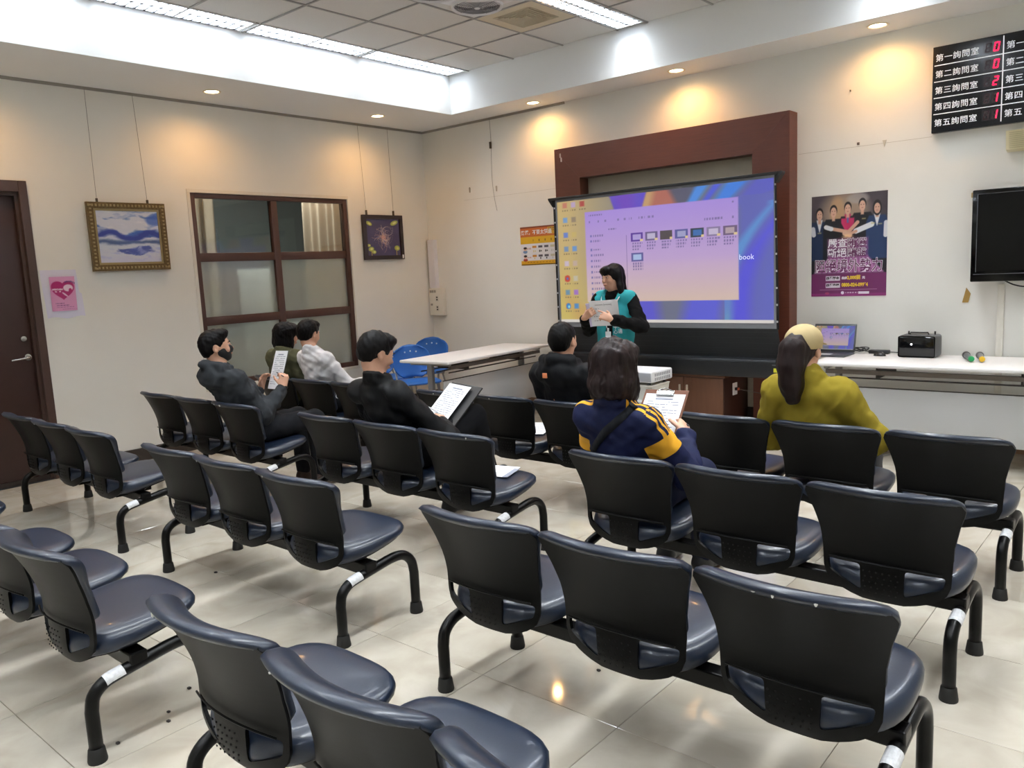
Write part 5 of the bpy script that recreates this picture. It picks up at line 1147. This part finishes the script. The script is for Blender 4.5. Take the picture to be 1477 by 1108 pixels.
def person(label, loc, rotz, J, head, hair, top, legs, opts):
    """J: joints in local space facing +y. head = (centre, yaw, pitch, roll)"""
    p = thing('person', label, 'person', loc, rotz); hc, yw, pt, rl = head; hc = np.array(hc, float); R = rotm(yw, pt, rl); S = opts.get('S', 1.0); seed = opts.get('seed', 1)
    nb = np.array(J['neck'], float); A = {k: np.array(v, float) for k, v in J.items() if k not in ('hands',)}
    allp = np.array([v for v in A.values()]+[hc]); lo = allp.min(0)-.22; hi = allp.max(0)+.22; lo[2] = max(lo[2], -.02)
    # ---- body (one continuous skin surface)
    v = Vol(lo, hi, .0062); add_head(v, hc, R, S); v.cap(nb-(0, 0, .02), hc+R@V3(0, -.022, -.06), .054, .050, .025); v.cap(A['chest'], nb, .09, .05, .04); v.ecap(A['pelvis'], A['chest'], (.11, .07), (.12, .075), .04)
    for s in ('R', 'L'):
        v.chain([A['sh'+s], A['el'+s], A['wr'+s]], [.036, .031, .023], .02); v.cap(A['chest'], A['sh'+s], .05, .036, .03); v.chain([A['hip'+s], A['kn'+s], A['an'+s]], [.06, .045, .03], .03); v.cap(A['an'+s], A['toe'+s], .028, .02, .02)
        hd = J['hands'].get(s)
        if hd: hand(v, A['wr'+s], hd[0], hd[1], 1 if s == 'R' else -1, *hd[2:3], point=(len(hd) > 3))
    mesh_obj('body', v.mesh('body'), opts.get('skin', M_skin), p, smooth=True)
    hm = mesh_obj('hair', add_hair(hc, R, hair[0], seed, S*opts.get('hairS', 1.03)), hair[1], p, smooth=True)
    face_parts(p, hc, R, S, opts.get('mask', False))
    # ---- upper garment
    g = opts.get('girth', 1.0); c = Vol(lo, hi, .0085); wst = np.array(J.get('waist', (A['pelvis']+A['chest'])/2), float)
    c.ecap(A['pelvis'], wst, (.150*g, .118*g), (.142*g, .112*g), .05); c.ecap(wst, A['chest'], (.146*g, .114*g), (.165*g, .118*g), .05); shm = (A['shR']+A['shL'])/2
    c.ecap(A['chest'], shm, (.160*g, .115*g), (.135*g, .075*g), .05); c.cap(shm, nb+(0, 0, .005), .075, .062, .04)
    sl = opts.get('sleeve', (.066, .056, .044))
    for s in ('R', 'L'):
        wr = A['wr'+s]; el = A['el'+s]; cuff = el+(wr-el)*opts.get('cuff', .93); c.cap(shm, A['sh'+s], .07, sl[0], .04); c.chain([A['sh'+s], el, cuff], list(sl), .028)
        for q in range(3): mid = el+(cuff-el)*(.25+.25*q); c.cap(mid, mid+V3(.001, 0, 0), sl[1]*.98-.004*q, None, .01)
    if opts.get('hood'):
        b = nb+V3(0, -.072, -.035); c.ell(b, (.135, .070, .085), None, .05); c.ell(b+V3(0, .01, .080), (.090, .050, .05), None, .02, True); c.chain([nb+V3(-.085, .03, .02), nb+V3(-.095, -.05, .035), nb+V3(0, -.105, .05), nb+V3(.095, -.05, .035), nb+V3(.085, .03, .02)], [.028, .032, .034, .032, .028], .025)
    if opts.get('collar'):
        r, z = opts['collar']; ring = [nb+V3(r*math.sin(a), -r*.85*math.cos(a)+.0, z+.02*math.cos(a)) for a in np.linspace(-2.6, 2.6, 13)]; c.chain(ring, [.016]*13, .012); c.chain([q-(0, 0, .03) for q in ring], [.018]*13, .02)
    c.folds(opts.get('fold', .0035)*1.35, opts.get('foldf', 46), seed); c.folds(opts.get('fold', .0035)*.8, 95, seed+50)
    me = c.mesh(top[0]); gm = mesh_obj(top[0], me, top[1], p, smooth=True)
    # ---- trousers and shoes
    t_ = Vol(lo, hi, .0095); t_.ecap(A['pelvis']-(0, .01, .0), A['pelvis']+(0, .03, .02), (.150, .110), (.145, .105), .04); lr = opts.get('leg', (.086, .068, .052))
    for s in ('R', 'L'): t_.chain([A['hip'+s], A['kn'+s], A['an'+s]+V3(0, 0, .02)], list(lr), .03)
    t_.folds(.003, 40, seed+9); mesh_obj('trousers', t_.mesh('trousers'), legs[0], p, smooth=True)
    for s in ('R', 'L'):
        sh = Vol(np.minimum(A['an'+s], A['toe'+s])-.1, np.maximum(A['an'+s], A['toe'+s])+.1, .0075); a_, t2 = A['an'+s], A['toe'+s]; d = unit((t2-a_)*(1, 1, 0)+1e-6)
        sh.cap(a_+V3(0, 0, -.03)-d*.03, t2+V3(0, 0, .018), .040, .034, .02); sh.cap(a_-d*.01, a_+V3(0, 0, -.03), .042, .042, .02); sh.below(.004); o = mesh_obj('shoe', sh.mesh('shoe'), legs[1], p, smooth=True)
    return p, v, c, gm, hc, R, A
def seated(dx=0, dy=0, lean=(0, 0), **over):
    """default relaxed seated joints (chair centre at origin, seat top .415)"""
    lx, ly = lean
    J = dict(pelvis=(dx, -.015+dy, .515), waist=(dx+lx*.3, -.055+dy+ly*.3, .63), chest=(dx+lx*.6, -.115+dy+ly*.6, .755), neck=(dx+lx, -.175+dy+ly, .925),
             shR=(dx+lx+.165, -.165+dy+ly, .862), shL=(dx+lx-.165, -.165+dy+ly, .862), elR=(dx+lx*.7+.225, -.07+dy, .62), elL=(dx+lx*.7-.225, -.07+dy, .62), wrR=(dx+.14, .13+dy, .575), wrL=(dx-.14, .13+dy, .575),
             hipR=(dx+.085, .0+dy, .50), hipL=(dx-.085, .0+dy, .50), knR=(dx+.10, .36+dy, .505), knL=(dx-.10, .36+dy, .505), anR=(dx+.10, .37+dy, .085), anL=(dx-.10, .37+dy, .085), toeR=(dx+.115, .51+dy, .022), toeL=(dx-.115, .51+dy, .022),
             hands={'R': ((-.3, 1, -.1), (0, 0, -1), .35), 'L': ((.3, 1, -.1), (0, 0, -1), .35)})
    J.update(over); return J
def pen(name, a, b, m, label, tipm=None):
    t = thing(name, label, 'pen', tuple(a)); d = np.array(b)-np.array(a); tube('barrel', [(0, 0, 0), tuple(d*.9)], .0042, m, t, 8); tube('tip', [tuple(d*.9), tuple(d)], [.0038, .001], tipm or M_black, t, 8); return t
B0 = lambda key, k: np.array((BENCH[key].location.x+k*PITCH, BENCH[key].location.y, 0))
M_jeans = cloth('dark_trousers', '16181d'); M_shoe = mat('black_shoe', '1a1a1c', .45); M_brshoe = mat('brown_shoe', '3c2c24', .4)

# 1 --- man in grey hooded jacket with black mask
b = B0('2L', 1); M_grey = cloth('charcoal_jacket', '33363a')
J = seated(-.04, .0, (-.10, -.05), shR=(.03, -.215, .862), shL=(-.29, -.21, .862), elR=(.085, -.07, .60), wrR=(.035, .135, .765), elL=(-.36, -.03, .60), wrL=(-.275, .15, .735),
           hands={'R': ((-.15, .3, .9), (-.9, .3, .1), .75), 'L': ((.15, .25, .95), (.9, .35, .1), .45)})
p1, v1, c1, g1, hc, R, A = person('man in charcoal hooded jacket and black face mask holding up a form', tuple(b), 0, J, ((-.165, -.225, 1.085), -30, 4, 0), ('short', M_hair), ('jacket', M_grey), (M_jeans, M_brshoe), dict(hood=True, mask=True, seed=3, fold=.004, cuff=.90))
mk = Vol(hc-.13, hc+.14, .005); X = lambda *q: hc+R@V3(*q)
mk.ell(X(0, .024, -.030), (.061, .070, .068), R, .01); mk.ell(X(0, .082, -.022), (.020, .026, .026), R, .02); mk.ell(X(0, .055, -.076), (.034, .032, .028), R, .02); mk.ell(X(0, -.06, -.03), (.12, .066, .13), R, .008, True); mk.ell(X(0, .09, .066), (.11, .10, .050), R, .006, True); mesh_obj('face_mask', mk.mesh('face_mask'), mat('mask_black', '15171b', .6), p1, smooth=True)
for s in (-1, 1): tube('mask_loop', [X(s*.056, .036, -.035), X(s*.068, .01, -.02), X(s*.070, -.012, -.012)], .0018, MATS['mask_black'], p1, 5)
lin_ = Vol(A['neck']-.16, A['neck']+.16, .007); nb = A['neck']; lin_.chain([nb+V3(.066*math.sin(a), -.062*math.cos(a)-.005, .032+.016*math.cos(a)) for a in np.linspace(-2.2, 2.2, 9)], [.016]*9, .01); mesh_obj('hood_lining', lin_.mesh('hood_lining'), cloth('black_lining', '151515'), p1, smooth=True)
tube('wristband', [tuple(A['wrR']+V3(.030*math.cos(a), .026*math.sin(a), .016*math.cos(a)-.01)) for a in np.linspace(0, 6.28, 15)], .008, M_black, p1, 8)
t = thing('paper_form', 'printed form held upright by the masked man', 'paper', tuple(b)); o_ = V3(-.235, .185, .735); _, M = sheet('form', o_, (1, -.12, .04), (.06, .33, .94), .19, .285, M_paper, t); print_lines(M, .19, .285, .0016, t, 1); sheet('board', o_+V3(0, .003, -.002), (1, -.12, .04), (.06, .33, .94), .195, .287, M_black, t)
pen('ballpoint_pen', b+V3(-.07, .165, .865), b+V3(.07, .13, .845), mat('pen_black', '1c1d2a', .4), 'dark pen in the right hand of the masked man')

# 2 --- man in black jacket writing on crossed leg
b = B0('2M', 0); M_blk = cloth('black_jacket', '0b0c0e', .6)
J = seated(-.03, .0, (-.04, -.02), elR=(.27, .0, .60), wrR=(.10, .115, .665), elL=(-.30, -.02, .61), wrL=(-.15, .17, .66), knR=(.13, .36, .655), anR=(.15, .44, .30), toeR=(.16, .56, .27), knL=(-.08, .36, .52),
           hands={'R': ((-.8, .55, .25), (-.1, -.3, -.9), .75), 'L': ((.4, .9, 0), (.2, 0, -1), .5)})
p2, v2, c2, g2, hc, R, A = person('man in black jacket looking down and writing on his crossed knee', tuple(b), 0, J, ((-.085, -.175, 1.085), -14, -22, 0), ('short', M_hair), ('jacket', M_blk), (cloth('black_trousers', '0b0c10'), M_shoe), dict(collar=(.066, .035), seed=8, fold=.004, S=1.03, girth=1.04, cuff=.84))
t = thing('black_clipboard', 'black folder with a white form on the crossed knee', 'clipboard', tuple(b)); o_ = V3(-.11, .16, .650); ux, uy = (.98, -.1, -.06), (.05, .74, .66); sheet('board', o_+V3(-.01, .004, -.028), ux, uy, .275, .33, M_black, t, .008); _, M = sheet('form', o_, ux, uy, .20, .29, M_paper, t); print_lines(M, .2, .29, .0016, t, 2)
pen('ballpoint_pen', b+V3(-.07, .16, .735), b+V3(-.015, .215, .69), M_paper, 'white pen in the hand of the man in black jacket')

# 3 --- man in black hooded coat seen from behind
b = B0('1M', 1); M_coat = cloth('navy_black_coat', '0d0f13', .7)
J = seated(-.03, 0, (-.02, -.02))
p3, v3, c3, g3, hc, R, A = person('man with cropped hair in black hooded coat seen from behind', tuple(b), 0, J, ((-.05, -.175, 1.070), 6, -2, 0), ('crew', M_hair), ('coat', M_coat), (M_jeans, M_shoe), dict(hood=True, collar=(.078, .02), seed=12, girth=1.10, fold=.003, sleeve=(.074, .064, .05)))
yb = c3.back_y(-.05, .87); box('hood_tag', -.095, -.062, yb-.006, yb+.004, .862, .892, mat('orange_tag', 'd88458', .6), p3, .002)
yb = c3.back_y(-.05, .70) or -.25; tube('zip_pull', [(-.075, yb-.004, .725), (-.07, yb-.006, .712), (-.052, yb-.006, .710), (-.045, yb-.004, .722)], .0028, mat('orange_tag', 'd88458', .6), p3, 6)

# 4 --- woman in navy jacket with yellow stripes
b = B0('2R', -1); M_nvy = cloth('striped_jacket', '131a3c', .7)
k_ = N(M_nvy); bs = k_.n['Principled BSDF']; src = bs.inputs['Base Color'].links[0].from_socket; at = k_.new('ShaderNodeAttribute', attribute_name='stripe'); lt = k_.new('ShaderNodeMath', operation='LESS_THAN'); lt.inputs[1].default_value = 0.0; mx = k_.new('ShaderNodeMix', data_type='RGBA'); mx.inputs[7].default_value = (*lin('e0a32c'), 1)
k_.link(at.outputs['Fac'], lt.inputs[0]); k_.link(lt.outputs[0], mx.inputs[0]); k_.link(src, mx.inputs[6]); k_.link(mx.outputs[2], bs.inputs['Base Color'])
J = seated(-.02, 0, (-.02, 0), shR=(.10, -.165, .848), shL=(-.185, -.165, .848), elR=(.225, -.03, .60), wrR=(.105, .165, .735), elL=(-.25, -.03, .60), wrL=(-.17, .17, .64), hands={'R': ((-.45, .75, .35), (-.6, -.3, -.6), .75), 'L': ((.3, .9, .2), (.3, 0, 1), .4)})
p4, v4, c4, g4, hc, R, A = person('woman in navy jacket with yellow shoulder stripes filling in a form', tuple(b), 0, J, ((-.045, -.165, 1.060), 8, -8, 0), ('bob', M_hairb), ('jacket', M_nvy), (cloth('navy_trousers', '1a1f38'), M_shoe), dict(collar=(.074, .022), seed=21, girth=1.0, sleeve=(.064, .060, .048), fold=.0035, S=1.04, hairS=1.16, cuff=.86))
st = np.full(len(c4.V), .05, np.float32)
for s in ('R', 'L'):
    sg = 1 if s == 'R' else -1; pl = [A['neck']+V3(sg*.03, 0, -.005), A['sh'+s]+V3(sg*.01, 0, .03), A['el'+s]]; L0 = 0; best = np.full(len(c4.V), 9.); ss = np.zeros(len(c4.V)); vv = np.zeros(len(c4.V))
    for a_, e_ in zip(pl, pl[1:]):
        d = e_-a_; L = np.linalg.norm(d); d = d/L; q = c4.V-a_; t_ = np.clip(q@d, 0, L); r_ = q-t_[:, None]*d; dist = np.linalg.norm(r_, axis=1); m_ = dist < best; dep = unit(V3(0, 1, 0)-d*d[1]); best[m_] = dist[m_]; ss[m_] = (L0+t_)[m_]; vv[m_] = (r_@dep)[m_]; L0 += L
    top_ = (c4.V[:, 2] > A['sh'+s][2]-.02) | (ss > .12); f1 = np.minimum.reduce([np.abs(vv+.012-q)-.0058 for q in (-.026, 0, .026)]); f1 = np.maximum(f1, np.maximum(ss-.235, .035-ss)); f1 = np.where(top_ & (best < .11), f1, .05); f2 = np.maximum(np.abs(ss-.275)-.04, best-.095); st = np.minimum(st, np.minimum(f1, f2))
at_ = g4.data.attributes.new('stripe', 'FLOAT', 'POINT'); at_.data.foreach_set('value', st.astype(np.float32))
def ribbon(par, vol, pts, w, m, name='shoulder_strap', n=30):
    P = catmull([(x, 0, z) for x, z in pts], n); L = []; R_ = []
    for i, q in enumerate(P):
        tn = (P[min(i+1, len(P)-1)]-P[max(i-1, 0)]).normalized(); nn = Vector((-tn.z, 0, tn.x))*w/2
        for lst, sgn in ((L, 1), (R_, -1)):
            x, z = q.x+nn.x*sgn, q.z+nn.z*sgn; y = vol.back_y(x, z); lst.append((x, (y if y is not None else (lst[-1][1] if lst else -.2))-.006, z))
    V = np.array([L, R_]).transpose(1, 0, 2); ys = V[..., 1]
    for _ in range(6): ys[1:-1] = (ys[:-2]+ys[1:-1]*2+ys[2:])/4
    V[..., 1] = ys-.002; o = mesh_obj(name, grid_mesh(name, V), m, par, smooth=True); md = o.modifiers.new('s', 'SOLIDIFY'); md.thickness = .003; md.offset = 0
ribbon(p4, c4, [(.075, .925), (.03, .87), (-.06, .79), (-.14, .71), (-.165, .66)], .036, cloth('black_strap', '16181c'))
t = thing('wooden_clipboard', 'brown clipboard with metal clip held by the striped-jacket woman', 'clipboard', tuple(b)); o_ = V3(-.165, .125, .655); ux, uy = (1, 0, .03), (0, .62, .78); _, M = sheet('board', o_+V3(-.012, -.006, -.012), ux, uy, .235, .325, mat('hardboard', '6e4430', .6), t, .004); sheet('form', o_, ux, uy, .212, .288, M_paper, t); _, Mp = sheet('form_top', o_+V3(0, -.001, .002), ux, uy, .212, .288, M_paper, t); print_lines(Mp, .212, .288, .0016, t, 5)
bm = bmesh.new(); add_box(bm, .07, .165, .290, .318, .004, .016, bevel=.004); add_tube(bm, [(.075, .312, .016), (.117, .326, .02), (.160, .312, .016)], .003, 6); bmesh.ops.transform(bm, matrix=M, verts=bm.verts); bm_obj('clip', bm, M_chrome, t)
pen('ballpoint_pen', b+V3(.02, .255, .775), b+V3(.105, .215, .760), mat('pen_black', '1c1d2a', .4), 'black pen in the right hand of the striped-jacket woman')

# 5 --- woman in mustard sweater with cap and ponytail
b = B0('1R', 0); M_mus = cloth('mustard_sweater', '8d7c26', .9)
J = seated(-.06, 0, (-.03, -.01), shR=(.06, -.175, .845), shL=(-.235, -.175, .845), elR=(.185, -.08, .62), wrR=(.08, .12, .57), elL=(-.33, -.09, .60), wrL=(-.22, .13, .56))
p5, v5, c5, g5, hc, R, A = person('woman in mustard sweater with beige cap and long ponytail', tuple(b), 0, J, ((-.115, -.170, 1.055), -6, -2, 0), ('pony', M_hairb), ('sweater', M_mus), (cloth('grey_trousers', '4a4a4c'), M_shoe), dict(collar=(.062, .004), seed=33, girth=1.06, sleeve=(.080, .074, .05), fold=.0035, foldf=27))
cp = Vol(hc-.17, hc+.2, .006); X = lambda *q: hc+R@V3(*q); cp.ell(X(0, -.010, .045), (.086, .106, .083), R, .01); cp.ell(X(0, .0, -.055), (.13, .16, .075), R, .006, True); cp.ell(X(0, -.112, .022), (.048, .035, .040), R, .01, True); cp.ecap(X(0, .07, .032), X(0, .135, .022), (.066, .006), (.055, .006), .008, R@V3(1, 0, 0)); mesh_obj('cap', cp.mesh('cap'), cloth('beige_cap', 'b9a67c', .9), p5, smooth=True)
tube('cap_strap', [X(-.045, -.095, .004), X(0, -.118, .0), X(.045, -.095, .004)], .006, MATS['beige_cap'], p5, 6)

# 6 --- person in white shirt, 7 --- person in olive top
b = B0('1L', 0); M_wsh = cloth('white_shirt', 'd6d4d6', .85)
J = seated(-.02, .02, (-.08, .03), elR=(.20, .02, .62), wrR=(.20, .22, .655), elL=(-.30, .0, .62), hands={'R': ((.1, 1, -.1), (-.3, 0, -1), .6), 'L': ((.3, 1, -.1), (0, 0, -1), .35)})
p6, v6, c6, g6, hc, R, A = person('dark-haired person in white shirt leaning towards the neighbour', tuple(b), 0, J, ((-.155, -.10, 1.065), 12, -14, 0), ('short', M_hair), ('shirt', M_wsh), (M_jeans, M_shoe), dict(collar=(.066, .022), seed=41, fold=.0038, girth=1.02))
pen('ballpoint_pen', b+V3(.19, .30, .66), b+V3(.26, .33, .70), M_steel, 'pen in the hand of the person in white shirt')
b = B0('1L', -1)
J = seated(.02, .0, (.05, .02))
p7, v7, c7, g7, hc, R, A = person('black-haired person in olive top leaning against the window side', tuple(b), 0, J, ((.06, -.11, 1.045), -14, -8, 12), ('bob', M_hair), ('top', cloth('olive_top', '55553f')), (M_jeans, M_shoe), dict(collar=(.066, .01), seed=44, fold=.004))

# 8 --- presenter standing in teal vest (faces the audience)
def Q(x, y, z): return (x, y, z)
RZ = math.radians(186); b = np.array((3.245, -.98, 0))
J = dict(pelvis=(0, 0, .80), waist=(0, .0, .93), chest=(0, .0, 1.09), neck=(0, -.005, 1.275), shR=(.152, 0, 1.215), shL=(-.152, 0, 1.215), elR=(.225, .06, .975), wrR=(.165, .238, 1.085), elL=(-.29, .10, 1.0), wrL=(-.125, .312, 1.075),
         hipR=(.075, 0, .76), hipL=(-.075, 0, .76), knR=(.085, .015, .43), knL=(-.085, .015, .43), anR=(.09, -.01, .085), anL=(-.09, -.01, .085), toeR=(.10, .13, .022), toeL=(-.10, .13, .022), hands={'R': ((-.75, .2, .5), (-.2, -.9, .1), .5), 'L': ((.85, .12, .38), (.1, -.75, -.5), .7, 'point')})
p8, v8, c8, g8, hc, R, A = person('presenter in teal vest over black top holding up a printed sheet', tuple(b), RZ, J, ((.005, .02, 1.405), -24, -3, 3), ('long', M_hair), ('black_top', cloth('black_knit', '09090b', .9)), (cloth('black_trousers', '0b0c10'), M_shoe), dict(collar=(.058, .012), seed=52, girth=.92, sleeve=(.058, .056, .046), fold=.004, cuff=.86))
vs = Vol((-.25, -.2, .68), (.25, .2, 1.32), .008); vs.ecap((0, 0, .74), (0, 0, .93), (.165, .125), (.150, .120), .05); vs.ecap((0, 0, .93), (0, 0, 1.09), (.150, .120), (.168, .120), .05); vs.ecap((0, 0, 1.09), (0, 0, 1.225), (.165, .118), (.140, .078), .05)
for s in (-1, 1): vs.cap((0, -.002, 1.232), (s*.128, -.002, 1.224), .080, .076, .03); vs.cap((s*.245, .0, 1.16), (s*.245, 0, 1.08), .07, .075, .012, True)
vs.cap((0, .02, 1.36), (0, .06, 1.26), .095, .055, .015, True); vs.ecap((0, .14, .66), (0, .14, 1.30), (.022, .08), (.020, .08), .006) if False else None
vs.folds(.003, 45, 5); vs.below(.735)
for k in range(int((.69-.68)/.008), vs.n[2]):            # open front
    i0, i1 = int((-.026+.25)/.008), int((.026+.25)/.008); jj = vs.ax[1] > .05; vs.F[i0:i1+1, jj, k] = .02
M_teal = cloth('teal_vest', '2f9aa0', .75); mesh_obj('vest', vs.mesh('vest'), M_teal, p8, smooth=True)
for s in (-1, 1): tube('vest_collar', catmull([(s*.070, -.045, 1.305), (s*.082, .02, 1.29), (s*.066, .085, 1.235), (s*.040, .115, 1.17)], 4), [.014]*13, M_teal, p8, 8); tube('vest_piping', catmull([(s*.088, .04, 1.275), (s*.078, .098, 1.225), (s*.055, .124, 1.165)], 4), .004, M_paper, p8, 6)
tx = lambda bd, x, z, sz: text('lettering', bd, sz, M_paper, p8, (x, .130, z), (PI/2, 0, PI), offset=.0006)
tx('中\n心', -.045, .985, .042); tx('市\n通', -.088, .99, .042)
t_ = tube('lanyard', catmull([(.045, .10, 1.22), (.03, .13, 1.10), (.012, .135, .99)], 4), .003, M_paper, p8, 6); box('badge', -.022, .03, .128, .133, .87, .96, M_paper, p8, .003); box('badge_clip', -.006, .012, .130, .136, .955, .99, M_paper, p8, .002)
t = thing('printed_sheet', 'white printed sheets the presenter points at', 'paper', tuple(b), RZ); o_ = V3(.105, .218, 1.012); ux, uy = (-1, -.02, .03), (.0, .16, .98)
sheet('sheet', o_+V3(.02, -.006, -.006), (-1, .0, .12), uy, .28, .20, mat('lavender_paper', 'd8d0ee', .8), t); _, M = sheet('sheet', o_, ux, uy, .262, .215, M_paper, t)
for k, (bd, z, sz) in enumerate((('重要活動規劃(下人建之)', .172, .022), ('第一條', .140, .02), ('第二條', .108, .02), ('第三條', .076, .02), ('第四條', .040, .02))):
    me = text_mesh('▪▪▪▪▪▪ (▪▪▪▪▪)' if k == 0 else '▪ ▪▪ ▪', sz); me.transform(M @ Matrix.Translation((.05 if k == 0 else .03, z, .0022))); mesh_obj('lettering', me, M_ink, t)

# ================================================================== SMALL THINGS ON SEATS AND FLOOR
b = B0('2M', 1); t = thing('paper_form', 'printed form lying on the empty seat beside the man in black jacket', 'paper', tuple(b)); _, M = sheet('form', V3(-.10, -.02, .424), (1, .25, .0), (-.25, 1, .02), .21, .20, M_paper, t, .004); print_lines(M, .21, .2, .0042, t, 9, 10, False); sheet('sleeve', V3(.10, .02, .4285), (1, .25, .0), (-.25, 1, .05), .03, .15, mat('print_grey', '8f93a2', .8), t, .002)
b = B0('1M', 0); t = thing('paper_form', 'white form on the front-row seat beside the man in the hooded coat', 'paper', tuple(b)); _, M = sheet('form', V3(-.06, -.05, .424), (.9, .3, .0), (-.3, .9, .1), .21, .25, M_paper, t); print_lines(M, .21, .25, .0016, t, 10)
rs = random.Random(3); M_crumb = mat('crumb', '2c2622', .8)
for k, (x, y) in enumerate([(5.40, -4.35), (5.38, -4.42), (4.30, -5.55), (4.36, -5.58), (4.20, -5.42), (6.05, -5.0), (6.10, -5.03), (6.12, -5.06), (4.72, -4.60), (3.2, -4.95), (3.15, -4.72), (5.62, -5.05), (4.62, -3.55), (4.35, -5.75)]):
    bm = bmesh.new(); bmesh.ops.create_icosphere(bm, subdivisions=1, radius=.006+.004*rs.random())
    for v in bm.verts: v.co.z *= .5; v.co.x *= 1.3
    o = bm_obj('crumb', bm, M_crumb, None, (x, y, .004)); tag(o, 'small dark crumb on the polished floor between the benches', 'crumb', 'crumbs on the floor')
